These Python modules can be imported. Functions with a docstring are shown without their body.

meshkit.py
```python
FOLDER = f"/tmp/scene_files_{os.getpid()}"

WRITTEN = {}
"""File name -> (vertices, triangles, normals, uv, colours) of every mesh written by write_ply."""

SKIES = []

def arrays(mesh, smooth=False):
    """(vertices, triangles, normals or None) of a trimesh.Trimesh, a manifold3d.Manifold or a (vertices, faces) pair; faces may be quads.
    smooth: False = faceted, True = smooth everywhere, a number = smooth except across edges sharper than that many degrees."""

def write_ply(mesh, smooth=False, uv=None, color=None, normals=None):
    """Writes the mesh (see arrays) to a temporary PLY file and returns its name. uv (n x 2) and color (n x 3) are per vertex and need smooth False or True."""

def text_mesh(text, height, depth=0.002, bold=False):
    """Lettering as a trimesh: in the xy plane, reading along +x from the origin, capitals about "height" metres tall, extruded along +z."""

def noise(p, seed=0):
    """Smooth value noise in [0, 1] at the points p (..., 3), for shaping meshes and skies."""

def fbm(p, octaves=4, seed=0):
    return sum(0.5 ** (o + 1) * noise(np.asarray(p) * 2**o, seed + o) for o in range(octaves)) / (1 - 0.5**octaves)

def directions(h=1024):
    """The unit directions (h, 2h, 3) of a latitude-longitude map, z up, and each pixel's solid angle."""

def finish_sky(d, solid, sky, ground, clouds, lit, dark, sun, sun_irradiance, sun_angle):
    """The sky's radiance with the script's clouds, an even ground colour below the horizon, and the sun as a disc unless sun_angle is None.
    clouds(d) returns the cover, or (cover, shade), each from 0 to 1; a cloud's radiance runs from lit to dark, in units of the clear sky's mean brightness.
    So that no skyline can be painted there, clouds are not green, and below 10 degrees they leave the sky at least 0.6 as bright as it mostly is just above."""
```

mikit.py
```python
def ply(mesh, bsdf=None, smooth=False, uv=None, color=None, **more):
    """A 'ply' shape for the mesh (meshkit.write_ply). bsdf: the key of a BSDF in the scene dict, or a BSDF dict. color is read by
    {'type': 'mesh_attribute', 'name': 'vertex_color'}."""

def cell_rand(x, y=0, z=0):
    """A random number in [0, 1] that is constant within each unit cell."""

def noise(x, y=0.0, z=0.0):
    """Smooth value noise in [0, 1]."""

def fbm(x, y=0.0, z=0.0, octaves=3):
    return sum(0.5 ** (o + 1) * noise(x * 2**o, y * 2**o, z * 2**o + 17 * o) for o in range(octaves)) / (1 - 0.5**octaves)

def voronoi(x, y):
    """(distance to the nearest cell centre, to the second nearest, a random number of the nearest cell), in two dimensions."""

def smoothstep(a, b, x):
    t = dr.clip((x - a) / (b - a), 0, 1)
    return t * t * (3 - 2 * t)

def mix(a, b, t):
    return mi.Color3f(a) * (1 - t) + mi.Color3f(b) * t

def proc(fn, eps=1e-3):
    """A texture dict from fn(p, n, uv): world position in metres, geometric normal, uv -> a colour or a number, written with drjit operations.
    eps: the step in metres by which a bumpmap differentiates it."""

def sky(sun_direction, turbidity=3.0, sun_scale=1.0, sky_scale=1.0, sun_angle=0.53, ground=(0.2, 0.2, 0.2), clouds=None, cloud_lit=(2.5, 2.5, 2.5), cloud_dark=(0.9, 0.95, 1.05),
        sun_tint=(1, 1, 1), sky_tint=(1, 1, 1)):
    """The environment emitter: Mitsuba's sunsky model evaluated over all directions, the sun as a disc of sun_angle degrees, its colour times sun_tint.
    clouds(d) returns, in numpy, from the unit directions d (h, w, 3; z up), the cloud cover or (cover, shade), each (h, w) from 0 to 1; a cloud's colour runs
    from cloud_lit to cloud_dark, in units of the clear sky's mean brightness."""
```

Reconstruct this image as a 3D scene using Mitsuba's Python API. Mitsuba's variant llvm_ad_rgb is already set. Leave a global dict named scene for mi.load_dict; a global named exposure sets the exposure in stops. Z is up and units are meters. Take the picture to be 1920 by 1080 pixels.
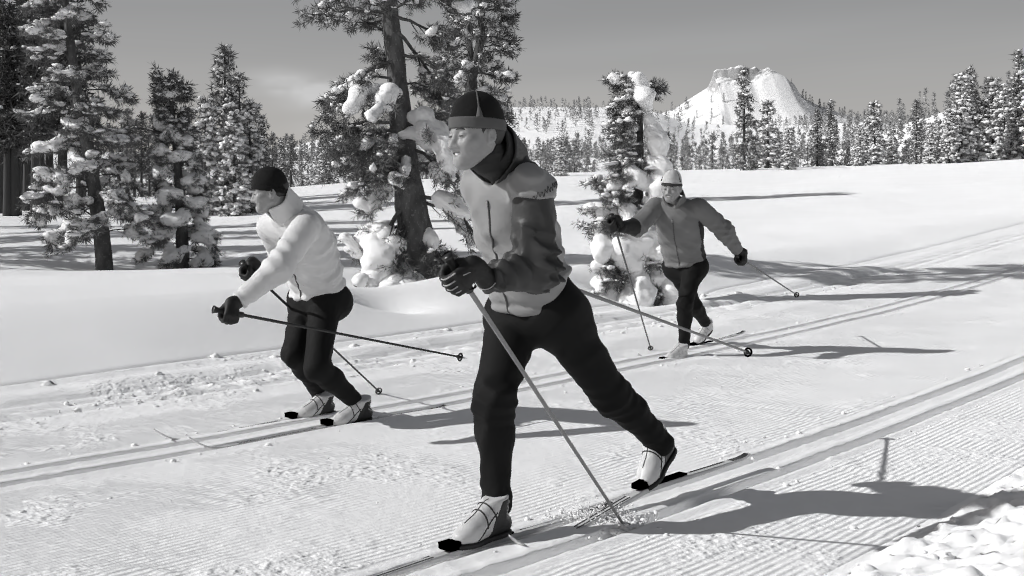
import math, random
import numpy as np, trimesh, manifold3d, drjit as dr
import mitsuba as mi
import mikit, meshkit
from mikit import proc
from scipy.spatial import cKDTree
from scipy.interpolate import CubicSpline

T = mi.ScalarTransform4f
rng = np.random.default_rng(7)
random.seed(7)

# ---------------------------------------------------------------- camera, sky, exposure
CAM_H, FOC, HOR = 1.26, 2100.0, 400.0          # eye height (m), focal length and horizon row in pixels of a 1920 x 1080 frame
scene = {'type': 'scene'}
labels = {}
scene['camera'] = {
    'type': 'perspective', 'fov': math.degrees(2 * math.atan(960 / FOC)), 'fov_axis': 'x',
    'to_world': T().look_at(origin=[0, 0, CAM_H], target=[0, 1, CAM_H], up=[0, 0, 1]),
    'principal_point_offset_x': 0.0, 'principal_point_offset_y': (540 - HOR) / 1080,
    'near_clip': 0.05, 'far_clip': 20000.0}
SUN = np.array([-0.985, -0.165, 0.612]); SUN /= np.linalg.norm(SUN)


def sky_cover(d):
    """thin high veil over the whole sky, thicker towards the horizon, and one small soft cloud low on the left"""
    el = np.degrees(np.arcsin(np.clip(d[..., 2], -1, 1)))
    az = np.degrees(np.arctan2(d[..., 0], d[..., 1]))
    q = np.stack([az * 0.30 - el * 0.2, el * 1.0, az * 0 + 3.3], -1)
    wisp = meshkit.fbm(q, 5, 11)
    q2 = np.stack([az * 0.05 + el * 0.05, el * 0.5 - az * 0.03, az * 0 + 8.1], -1)
    streak = meshkit.fbm(q2, 4, 5)
    veil = 0.80 + 0.05 * np.clip((streak - 0.5) * 4, -1, 1)
    w = 1.5 * np.exp(-(((az + 10.4) / 2.6) ** 2) - (((el - 6.1 + 0.10 * (az + 10)) / 0.8) ** 2)) + 0.7 * np.exp(-(((az + 8.8) / 2.0) ** 2) - (((el - 4.2) / 0.4) ** 2))
    cl = 0.95 * np.clip(w * np.clip((wisp - 0.33) * 3.0, 0, 1), 0, 1)
    cover = np.clip(veil + (1 - veil) * cl, 0, 1)
    tone = (0.265 + 0.98 * np.exp(-np.clip(el, 0, 90) / 13.0)) * (1 + 0.85 * cl)      # bright near the horizon, dark overhead
    shade = np.clip((1.9 - tone) / (1.9 - 0.3), 0, 1)
    return cover, shade


exposure = 1.84
scene['sky'] = mikit.sky(SUN.tolist(), turbidity=3, sun_scale=1.0, sky_scale=1.0, ground=(0.75, 0.75, 0.75), clouds=sky_cover,
                         cloud_lit=(1.9, 1.9, 1.9), cloud_dark=(0.3, 0.3, 0.3), sun_tint=(0.776, 0.98, 1.45), sky_tint=(1.5, 1.0, 0.74))


# ---------------------------------------------------------------- helpers
def at(px, py, Y):
    """the point at distance Y in front of the eye that the photograph shows at (px, py)"""
    return np.array([(px - 960) / FOC * Y, Y, CAM_H + (HOR - py) / FOC * Y])


def key_of(name):
    if name not in scene and not any(k.startswith(name + '__') for k in scene) and name not in labels:
        return name
    i = 1
    while f'{name}_{i:03d}' in scene or f'{name}_{i:03d}' in labels or any(k.startswith(f'{name}_{i:03d}__') for k in scene):
        i += 1
    return f'{name}_{i:03d}'


COUNT = {}


def part_key(parent, name):
    k = f'{parent}__{name}'
    n = COUNT.get(k, -1) + 1
    COUNT[k] = n
    return k if n == 0 else f'{k}_{n:03d}'


def obj(name, mesh, bsdf, parent=None, smooth=True, **kw):
    k = part_key(parent, name) if parent else key_of(name)
    scene[k] = mikit.ply(mesh, bsdf, smooth, **kw)
    return k


def tag(k, label=None, cat=None, group=None, kind=None):
    e = {}
    if label: e['label'] = label
    if cat: e['category'] = cat
    if group: e['group'] = group
    if kind: e['kind'] = kind
    labels[k] = e
    return k


def grid_faces(n, m, wrap=False):
    """quads of an n x m vertex grid, wrapped in the second direction if asked"""
    i, j = np.meshgrid(np.arange(n - 1), np.arange(m if wrap else m - 1), indexing='ij')
    a = i * m + j; b = i * m + (j + 1) % m
    q = np.stack([a, b, b + m, a + m], -1).reshape(-1, 4)
    return np.vstack([q[:, [0, 1, 2]], q[:, [0, 2, 3]]])


def join(parts):
    vs, fs, n = [], [], 0
    for v, f in parts:
        vs.append(np.asarray(v, float)); fs.append(np.asarray(f, int) + n); n += len(v)
    return np.vstack(vs), np.vstack(fs)


def pieces(mesh):
    """the separate pieces of a mesh, largest first"""
    from scipy.sparse import coo_matrix
    from scipy.sparse.csgraph import connected_components
    v, f = mesh
    if not len(f): return []
    e = np.vstack([f[:, [0, 1]], f[:, [1, 2]]])
    n, lab = connected_components(coo_matrix((np.ones(len(e)), (e[:, 0], e[:, 1])), shape=(len(v), len(v))), directed=False)
    fl = lab[f[:, 0]]; out = []
    for i in np.unique(fl):
        g = f[fl == i]; u_, inv = np.unique(g, return_inverse=True)
        out.append((v[u_], inv.reshape(g.shape)))
    return sorted(out, key=lambda x: -len(x[1]))


def unit(v):
    v = np.asarray(v, float)
    return v / np.linalg.norm(v, axis=-1, keepdims=True)


def frames(p):
    t = unit(np.gradient(p, axis=0))
    ref = np.array([0.31, 0.17, 0.93]) if abs(t[:, 2]).mean() < 0.7 else np.array([0.9, 0.35, 0.1])
    a = unit(np.cross(t, ref)); b = np.cross(t, a)
    return t, a, b


def tube(points, radii, sides=8, cap=True, bumpy=0.0, seed=0):
    p = np.asarray(points, float); r = np.broadcast_to(np.asarray(radii, float), (len(p),))
    t, a, b = frames(p)
    ang = np.arange(sides) * 2 * np.pi / sides
    ring = np.cos(ang)[None, :, None] * a[:, None] + np.sin(ang)[None, :, None] * b[:, None]
    rr = r[:, None] * np.ones(sides)
    if bumpy:
        rr = rr * (1 + bumpy * (meshkit.noise(np.stack([(p[:, None, 0] + ring[..., 0] * 0.2) * 9, (p[:, None, 1] + ring[..., 1] * 0.2) * 9, p[:, None, 2] * 5 + 0 * rr], -1), seed) - 0.5) * 2)
    v = (p[:, None] + rr[..., None] * ring).reshape(-1, 3)
    f = grid_faces(len(p), sides, True)[:, ::-1]
    if cap:
        n = len(v)
        v = np.vstack([v, p[:1], p[-1:]])
        k = np.arange(sides); k2 = (k + 1) % sides; o = (len(p) - 1) * sides
        f = np.vstack([f, np.stack([k2, k, np.full(sides, n)], 1)[:, ::-1], np.stack([o + k, o + k2, np.full(sides, n + 1)], 1)[:, ::-1]])
    f = f[:, ::-1]
    # outward orientation check
    tm = trimesh.Trimesh(v, f, process=False)
    if tm.volume < 0: f = f[:, ::-1]
    return v, f


def curve(pts, n):
    pts = np.asarray(pts, float)
    u = np.concatenate([[0], np.cumsum(np.linalg.norm(np.diff(pts, axis=0), axis=1))])
    return CubicSpline(u, pts, bc_type='natural')(np.linspace(0, u[-1], n)) if len(pts) > 2 else np.linspace(pts[0], pts[-1], n)


def surface_net(F, origin, h):
    """closed surface of F < 0 on a regular grid (dual vertices, one per crossed cell)"""
    ins = F < 0
    nx, ny, nz = F.shape
    c = lambda A, i, j, k: A[i:nx - 1 + i, j:ny - 1 + j, k:nz - 1 + k]
    tot = sum(c(ins, i, j, k).astype(np.int8) for i in (0, 1) for j in (0, 1) for k in (0, 1))
    act = (tot > 0) & (tot < 8)
    idx = np.full(act.shape, -1, np.int64)
    cells = np.argwhere(act)
    idx[act] = np.arange(len(cells))
    pos = np.zeros((len(cells), 3)); cnt = np.zeros(len(cells))
    I, J, K = cells.T
    for ax in range(3):
        o = [x for x in range(3) if x != ax]
        for u in (0, 1):
            for w in (0, 1):
                d0 = [0, 0, 0]; d0[o[0]], d0[o[1]] = u, w
                d1 = list(d0); d1[ax] = 1
                f0 = F[I + d0[0], J + d0[1], K + d0[2]]; f1 = F[I + d1[0], J + d1[1], K + d1[2]]
                x = (f0 < 0) != (f1 < 0)
                tt = np.where(x, f0 / np.where(x, f0 - f1, 1), 0)
                q = np.array(d0, float)[None] + 0 * pos
                q[:, ax] = tt
                pos[x] += q[x]; cnt[x] += 1
    v = (cells + pos / np.maximum(cnt, 1)[:, None]) * h + np.asarray(origin)
    quads = []
    for ax in range(3):
        a1, a2 = (ax + 1) % 3, (ax + 2) % 3
        sl0 = [slice(1, -1)] * 3; sl0[ax] = slice(0, -1)
        sl1 = list(sl0); sl1[ax] = slice(1, None)
        A, B = ins[tuple(sl0)], ins[tuple(sl1)]
        for flip, m in ((False, A & ~B), (True, ~A & B)):
            e = np.argwhere(m)
            if not len(e): continue
            off = np.ones(3, int); off[ax] = 0
            e = e + off
            q = []
            for (u, w) in ((-1, -1), (0, -1), (0, 0), (-1, 0)):
                d = np.zeros(3, int); d[a1], d[a2] = u, w
                g = e + d
                q.append(idx[g[:, 0], g[:, 1], g[:, 2]])
            q = np.stack(q, 1)
            quads.append(q[:, ::-1] if flip else q)
    if not quads: return v[:0], np.zeros((0, 3), int)
    q = np.vstack(quads)
    q = q[(q >= 0).all(1)]
    return v, np.vstack([q[:, [0, 1, 2]], q[:, [0, 2, 3]]])


def field_mesh(fn, lo, hi, h):
    """surface net of fn; on large grids only the blocks near the surface are evaluated finely"""
    lo, hi = np.asarray(lo, float), np.asarray(hi, float)
    n = np.ceil((hi - lo) / h).astype(int) + 1
    B = 5
    if n.prod() > 60000:
        nb = -(-n // B) + 1
        c = np.stack(np.meshgrid(*[lo[i] + h * B * (np.arange(nb[i]) + 0.5) for i in range(3)], indexing='ij'), -1)
        Fc = fn(c.reshape(-1, 3)).reshape(nb)
        near = np.argwhere(np.abs(Fc) < h * B * 1.35 + 0.012)
        F = np.repeat(np.repeat(np.repeat(Fc, B, 0), B, 1), B, 2)
        o = np.stack(np.meshgrid(*[np.arange(B)] * 3, indexing='ij'), -1).reshape(-1, 3)
        ix = (near[:, None] * B + o[None]).reshape(-1, 3)
        ix = ix[(ix < n).all(1)]
        F = F[:n[0], :n[1], :n[2]].copy()
        F[ix[:, 0], ix[:, 1], ix[:, 2]] = fn(lo + ix * h)
    else:
        P = np.stack(np.meshgrid(*[lo[i] + h * np.arange(n[i]) for i in range(3)], indexing='ij'), -1)
        F = fn(P)
    for a_ in (F[0], F[-1], F[:, 0], F[:, -1], F[:, :, 0], F[:, :, -1]):
        a_[...] = np.abs(a_) + 1e-4
    return surface_net(F, lo, h)


def smin(a, b, k):
    if k <= 0: return np.minimum(a, b)
    h = np.maximum(k - np.abs(a - b), 0) / k
    return np.minimum(a, b) - h * h * k * 0.25


def smax(a, b, k): return -smin(-a, -b, k)


def cone(P, a, b, ra, rb):
    a, b = np.asarray(a, float), np.asarray(b, float)
    ba = b - a; q = P - a
    h = np.clip(q @ ba / (ba @ ba), 0, 1)
    return np.sqrt(((q - h[..., None] * ba) ** 2).sum(-1)) - (ra + (rb - ra) * h)


def ell(P, c, R, r):
    """ellipsoid with axes = rows of R and radii r"""
    q = (P - np.asarray(c, float)) @ np.asarray(R, float).T / np.asarray(r, float)
    k = np.sqrt((q * q).sum(-1)); k1 = np.sqrt(((q / np.asarray(r, float)) ** 2).sum(-1))
    return k * (k - 1) / np.maximum(k1, 1e-6)


# ---------------------------------------------------------------- materials
def gray(v): return {'type': 'rgb', 'value': [v, v, v]}


def mat(name, d):
    scene[name] = d
    return name


def principled(v, rough=0.7, spec=0.3, **kw):
    return {'type': 'principled', 'base_color': v if isinstance(v, dict) else gray(v), 'roughness': rough, 'specular': spec, **kw}


def two(d): return {'type': 'twosided', 'm': d}


def bump(d, fn, scale, eps=1e-3):
    return {'type': 'bumpmap', 'arbitrary': proc(fn, eps), 'scale': scale, 'nested': d}


nz, fb = mikit.noise, mikit.fbm
# ---------------------------------------------------------------- lie of the land
def softplus(x, w): return w * np.logaddexp(0, x / w)


def land(x, y):
    """meadow, hills and mountain without the small drifts; the trail follows it"""
    x, y = np.asarray(x, float), np.asarray(y, float)
    r = np.hypot(x, y)
    az = np.where(y > 1e-6, x / np.maximum(y, 1e-6), np.sign(x) * 9) * FOC
    az = np.clip(az, -1500, 1500)
    rc = np.interp(az, [-1500, -960, -560, -320, 90, 500, 960, 1500], [384, 378, 362, 340, 321, 314, 303, 296])
    d = np.where(y > 0, np.minimum(r, 1.12 * np.maximum(y, 0)), 0)
    s = (CAM_H + (HOR - rc) / FOC * 80) / 63.0
    m = s * softplus(d - 17, 4.0)
    top = s * 66
    m = top - softplus(top - m, 0.25) + 0 * m                       # levels off at the crest near 83 m
    m = m - 0.035 * softplus(d - 92, 6)                             # and dips behind it
    return m


from scipy.interpolate import PchipInterpolator
RIDGE1 = PchipInterpolator([-1500, 0, 420, 640, 900, 1100, 1300, 1500, 1620, 1700, 1800, 1920, 2600, 4500], [310, 310, 306, 300, 300, 292, 290, 292, 268, 240, 218, 206, 230, 300])
RIDGE2 = PchipInterpolator([-1500, 0, 500, 620, 760, 960, 1080, 1220, 1300, 1500, 1620, 1920, 3000, 4500], [300, 300, 292, 270, 246, 216, 213, 222, 246, 250, 246, 250, 290, 300])


def far_land(x, y):
    r = np.hypot(x, y); px = 960 + np.clip(np.where(y > 1, x / np.maximum(y, 1), np.sign(x) * 9), -3, 3) * FOC
    p3 = np.stack([x, y, 0 * x], -1)
    n1 = meshkit.fbm(p3 / 170.0, 4, 3) - 0.5
    n2 = meshkit.fbm(p3 / 40.0, 3, 9) - 0.5
    # first low hill (about 330 m), second ridge (about 800 m)
    ridge1 = RIDGE1(np.clip(px, -1500, 4500)); ridge2 = RIDGE2(np.clip(px, -1500, 4500))
    h1 = (CAM_H + (HOR - ridge1) / FOC * 330) * np.exp(-((r - 330) / 120.0) ** 2)
    h2 = (CAM_H + (HOR - ridge2) / FOC * 820) * np.exp(-((r - 820) / 330.0) ** 2)
    base = 3 + 0.022 * (np.minimum(r, 900) - 100)
    h = np.maximum(np.maximum(h1, h2), base)
    up = np.clip((r - 120) / 120, 0, 1)
    back = np.clip(y / np.maximum(r, 1) * 2 + 0.6, 0, 1)
    return (h + up * (7 * n1 + 2.0 * n2) * np.clip(r / 400, 0.25, 1)) * (0.25 + 0.75 * back)


def hit_land(px, py):
    """where the sight line through (px, py) meets the land"""
    lo, hi = 1.0, 90.0
    for _ in range(60):
        mid = (lo + hi) / 2
        p = at(px, py, mid)
        if p[2] > land(p[0], p[1]): lo = mid
        else: hi = mid
    return at(px, py, lo)


# the far groove of the upper ski track, walked from left to right
GROOVE = [hit_land(px, py)[:2] for px, py in ((0, 884), (301, 836), (542, 797), (900, 733), (1407, 636), (1592, 591), (1786, 536), (1890, 506))]
GROOVE = np.array(GROOVE)
d0, d1 = unit(GROOVE[0] - GROOVE[2]), unit(GROOVE[-1] - GROOVE[-3])
ctl = np.vstack([GROOVE[0] + d0 * 6, GROOVE[0] + d0 * 3, GROOVE, GROOVE[-1] + d1 * 8 + [0.4, 0], GROOVE[-1] + d1 * 30 + [5.0, 0]])
u = np.concatenate([[0], np.cumsum(np.linalg.norm(np.diff(ctl, axis=0), axis=1))])
uu = np.linspace(0, u[-1], 60)
from scipy.interpolate import UnivariateSpline
sx, sy = (UnivariateSpline(u, ctl[:, k], k=4, s=0.12) for k in (0, 1))
fine = np.linspace(0, u[-1], 6000)
path = np.stack([sx(fine), sy(fine)], 1)
arc = np.concatenate([[0], np.cumsum(np.linalg.norm(np.diff(path, axis=0), axis=1))])
tang = unit(np.gradient(path, axis=0))
right = np.stack([tang[:, 1], -tang[:, 0]], 1)      # towards the camera's side of the trail
tree_of_path = cKDTree(path)
S0 = arc[np.argmin(np.abs(path[:, 0] + 6.0))]


def trail_st(x, y):
    """(distance along, distance across) the trail; across is 0 in the far groove and grows towards the eye"""
    p = np.stack([np.ravel(x), np.ravel(y)], 1)
    _, i = tree_of_path.query(p, workers=4)
    d = p - path[i]
    return arc[i].reshape(np.shape(x)), (d * right[i]).sum(1).reshape(np.shape(x))


def on_trail(s, t):
    i = np.clip(np.searchsorted(arc, s), 1, len(arc) - 1)
    w = ((s - arc[i - 1]) / (arc[i] - arc[i - 1]))[..., None]
    p = path[i - 1] * (1 - w) + path[i] * w
    n = unit(right[i - 1] * (1 - w) + right[i] * w)
    return p + n * np.asarray(t)[..., None]


EDGE_L, EDGE_R = -1.80, 3.60
GROOVES = (0.0, 0.235, 2.52, 2.76)


def sstep(a, b, x):
    t = np.clip((x - a) / (b - a), 0, 1)
    return t * t * (3 - 2 * t)


# main tree and snow tree stand in scoured hollows behind drifts: (x, y, radius, height)
DRIFTS = []


def mound(px, row, Y, rx, ry):
    """raise or lower the snow round the point at distance Y so that it shows at (px, row)"""
    p = at(px, row, Y)
    DRIFTS.append((p[0], p[1], rx, ry, p[2] - float(height(np.array([p[0]]), np.array([p[1]]))[0])))


def height(x, y):
    """top of the snow"""
    x, y = np.asarray(x, float), np.asarray(y, float)
    h = land(x, y)
    near = np.hypot(x, y) < 60
    s = np.full(x.shape, 500.0); t = np.full(x.shape, 50.0)
    if near.any():
        s[near], t[near] = trail_st(x[near], y[near])
    out = np.where(t < EDGE_L, EDGE_L - t, 0)                       # metres beyond the far edge
    k = 0.25 + 0.25 * sstep(2, 8, s - S0)           # the bank is high on the left and fades to the right
    hol = 0.62 - 0.42 * sstep(4, 9, s - S0)
    fade = np.exp(-np.clip(s - S0 - 16, 0, None) / 8)
    bank = k * fade * (sstep(0, 3.3 - 1.0 * sstep(4, 9, s - S0), out) - hol * sstep(3.5, 6.8, out))
    lip = 0.05 * np.exp(-((out - 0.18) / 0.16) ** 2) * (out > 0) * (0.3 + 1.2 * meshkit.fbm(np.stack([x * 1.3, y * 1.3, 0 * x], -1), 3, 6))
    h = h + bank + lip * fade
    inr = np.where(t > EDGE_R, t - EDGE_R, 0) * (t < 40)
    h = h + 0.27 * sstep(0, 1.3, inr)
    for mx, my, rx, ry, up in DRIFTS:
        h = h + up * np.exp(-((x - mx) / rx) ** 2 - ((y - my) / ry) ** 2)
    p3 = np.stack([x, y, 0 * x], -1)
    w = sstep(0.0, 1.2, out) + sstep(0, 0.5, inr)
    h = h + w * (0.10 * (meshkit.fbm(p3 / 2.6, 3, 2) - 0.5) + 0.20 * np.clip(y / 40, 0, 1.3) * (meshkit.fbm(p3 / 9.0, 3, 8) - 0.5))
    return h


for m_ in ((795, 560, 16.2, 1.5, 1.3), (700, 552, 15.0, 0.9, 0.9), (660, 575, 13.6, 0.8, 0.8), (1190, 574, 14.6, 0.9, 0.7), (800, 549, 12.4, 0.55, 0.55), (890, 572, 12.2, 0.7, 0.5), (715, 588, 12.0, 0.5, 0.5),
           (1375, 548, 13.6, 0.5, 0.4), (1420, 552, 14.2, 0.5, 0.4), (1560, 505, 17.5, 1.6, 1.0), (200, 514, 17.2, 1.4, 1.0), (340, 512, 18.2, 1.3, 1.0)):
    mound(*m_)


def zg(x, y): return float(height(np.array([x]), np.array([y]))[0])


# ---------------------------------------------------------------- snow materials
def snow_bump(p, n, uv):
    return 0.6 * fb(p.x * 22, p.y * 22, p.z * 22, 3) + 0.4 * nz(p.x * 3.1, p.y * 3.1, p.z * 3) * 3.0


def snow_tone(p, n, uv):
    a = fb(p.x * 0.8, p.y * 0.8, p.z * 0.8, 3)
    return mi.Color3f(0.83 + 0.05 * a)


mat('snow', bump(principled({**proc(snow_tone)}, 0.55, 0.25), snow_bump, 0.004, 4e-3))


def far_snow_tone(p, n, uv):
    a = fb(p.x * 0.02, p.y * 0.02, p.z * 0.02, 4)
    return mi.Color3f(0.80 + 0.06 * a)


mat('far_snow', principled({**proc(far_snow_tone)}, 0.7, 0.1))


def groomed_bump(p, n, uv):
    s, t = uv.x, uv.y
    wob = 0.010 * nz(s * 0.9, 3.0, 0.0)
    cord = 0.5 + 0.5 * dr.sin((t + wob) * (2 * math.pi / 0.036))
    keep = mikit.smoothstep(0.10, 0.40, fb(p.x * 1.1 + 3, p.y * 1.1, 0.0, 3))
    fresh = mikit.smoothstep(-1.0, -0.8, t)
    off = mi.Float(1.0)
    for g in GROOVES: off = dr.minimum(off, mikit.smoothstep(0.11, 0.15, dr.abs(t - g)))
    rub = mikit.smoothstep(0.50, 0.72, fb(p.x * 2.6, p.y * 2.6, 5.0, 3))
    lump = fb(p.x * 30, p.y * 30, 1.0, 3)
    return 0.0042 * cord * keep * fresh * off * (1 - 0.6 * rub) + lump * (0.0035 + 0.014 * rub * off)


def groomed_tone(p, n, uv):
    a = fb(p.x * 1.7, p.y * 1.7, 2.0, 3)
    return mi.Color3f(0.80 + 0.07 * a)


mat('groomed_snow', bump(principled({**proc(groomed_tone)}, 0.5, 0.25), groomed_bump, 1.0, 2e-3))
mat('snow_load', bump(principled({**proc(snow_tone)}, 0.7, 0.1), snow_bump, 0.003, 8e-3))

# ---------------------------------------------------------------- ground sheets
# one sheet round the eye, fine in front; it sinks under the groomed trail, which is laid in it
front = np.linspace(-27, 27, 600)
rest = np.linspace(28, 332, 60)[1:-1]
ANG = np.radians(np.concatenate([front, rest]))
rad = np.concatenate([[0.02, 0.5, 1.2], np.concatenate([np.geomspace(2.4, 7, 60), np.geomspace(7, 20, 230)[1:], np.geomspace(20, 150, 130)[1:]])])
R, A = np.meshgrid(rad, ANG, indexing='ij')
gx, gy = R * np.sin(A), R * np.cos(A)
gz = height(gx, gy)
flat_r = R.ravel() < 70
gs, gt = np.full(gx.shape, 500.0), np.full(gx.shape, 50.0)
m = R < 60
gs[m], gt[m] = trail_st(gx[m], gy[m])
inside = (gt > EDGE_L - 0.06) & (gt < EDGE_R + 0.06) & (gs < arc[-1] - 1) & (gs > 0.5)
gz = gz - 0.16 * (sstep(EDGE_L - 0.68, EDGE_L - 0.40, gt) * sstep(EDGE_R + 2.3, EDGE_R + 2.0, gt)) * ((gs > 0.7) & (gs < arc[-1] - 2))
far = far_land(gx, gy)
b = sstep(105, 150, R)
gz = gz * (1 - b) + far * b
obj('snow_ground', (np.stack([gx, gy, gz], -1).reshape(-1, 3), grid_faces(len(rad), len(ANG), True)), 'snow')
tag('snow_ground', kind='structure')

rad2 = np.geomspace(150, 2600, 130)
ANG2 = np.radians(np.concatenate([np.linspace(-28, 28, 380), rest]))
R, A = np.meshgrid(rad2, ANG2, indexing='ij')
hx, hy = R * np.sin(A), R * np.cos(A)
hz = far_land(hx, hy)
hz[0] -= 0.4
obj('snow_hills', (np.stack([hx, hy, hz], -1).reshape(-1, 3), grid_faces(len(rad2), len(ANG2), True)), 'far_snow')
tag('snow_hills', kind='structure')
# the annuli's seam direction: make the normals face up
for k in ('snow_ground', 'snow_hills'):
    pass

# ---------------------------------------------------------------- the groomed trail
ts = np.unique(np.round(np.concatenate([
    np.linspace(EDGE_L - 0.72, EDGE_R + 0.12, 170),
    *[g + np.array([-0.075, -0.055, -0.05, -0.045, -0.04, -0.034, -0.026, -0.012, 0, 0.012, 0.026, 0.034, 0.04, 0.045, 0.05, 0.057, 0.075]) for g in GROOVES]]), 4))
ss = [0.6]
while ss[-1] < arc[-1] - 0.5:
    p = on_trail(np.array([ss[-1]]), np.array([1.0]))[0]
    ss.append(ss[-1] + max(0.022, 0.0052 * math.hypot(*p)) * (1 if p[1] > 2.0 else 4))
ss = np.array(ss)
SS, TT = np.meshgrid(ss, ts, indexing='ij')
q = on_trail(SS, TT)
tz = land(q[..., 0], q[..., 1])
p3 = np.stack([q[..., 0], q[..., 1], 0 * SS], -1)
dt = np.min([np.abs(TT - g) for g in GROOVES], axis=0)
st = np.stack([SS * 0.6, TT * 0, 0 * SS], -1)
wall = 0.043 + 0.006 * (meshkit.noise(np.stack([SS * 8, TT * 6, 0 * SS], -1), 4) - 0.5)
cut = sstep(wall, wall - 0.012, dt)
shoulder = np.exp(-((dt - 0.068) / 0.022) ** 2)
tz = tz - 0.052 * cut + 0.006 * shoulder
tz = tz + 0.016 * (meshkit.fbm(p3 / 0.9, 3, 21) - 0.5) * (1 - cut)
left = sstep(-1.05, -1.5, TT) * sstep(EDGE_L - 0.05, EDGE_L + 0.12, TT) * (0.25 + 0.9 * sstep(0.35, 0.65, meshkit.fbm(np.stack([SS * 0.7, TT * 2, 0 * SS], -1), 3, 33)))
tz = tz + left * (0.045 * np.clip(meshkit.fbm(p3 * 13, 3, 31) - 0.46, 0, 1) * 1.8 + 0.01)
for g, a in ((-1.62, 0.02), (-1.36, 0.015)):
    tz = tz - a * np.exp(-((TT - g) / 0.05) ** 2)
rub = sstep(0.54, 0.72, meshkit.fbm(p3 / 0.55, 3, 41)) * (1 - cut)
tz = tz + rub * 0.016 * (meshkit.fbm(p3 * 16, 2, 43) - 0.4)
lo = height(q[..., 0], q[..., 1])
tz = np.where(TT < EDGE_L, lo + (tz - land(q[..., 0], q[..., 1])) * sstep(EDGE_L - 0.5, EDGE_L, TT) + 0.012, tz + (lo - land(q[..., 0], q[..., 1])) * sstep(EDGE_L + 0.2, EDGE_L, TT))
tz = tz - 0.11 * sstep(EDGE_L - 0.56, EDGE_L - 0.72, TT) - 0.06 * sstep(EDGE_R + 0.02, EDGE_R + 0.12, TT)
uv = np.stack([SS, TT], -1).reshape(-1, 2)
tf = grid_faces(len(ss), len(ts))
obj('groomed_trail', (np.stack([q[..., 0], q[..., 1], tz], -1).reshape(-1, 3), tf), 'groomed_snow', uv=uv)
tag('groomed_trail', kind='structure')


def fix_up(key):
    """upward facing triangles"""
    path_ = scene[key]['filename']
    v, f, n, uv_, c = meshkit.WRITTEN[path_]
    return n[:, 2].mean()


print('up', fix_up('snow_ground'), fix_up('snow_hills'), fix_up('groomed_trail'))

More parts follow.
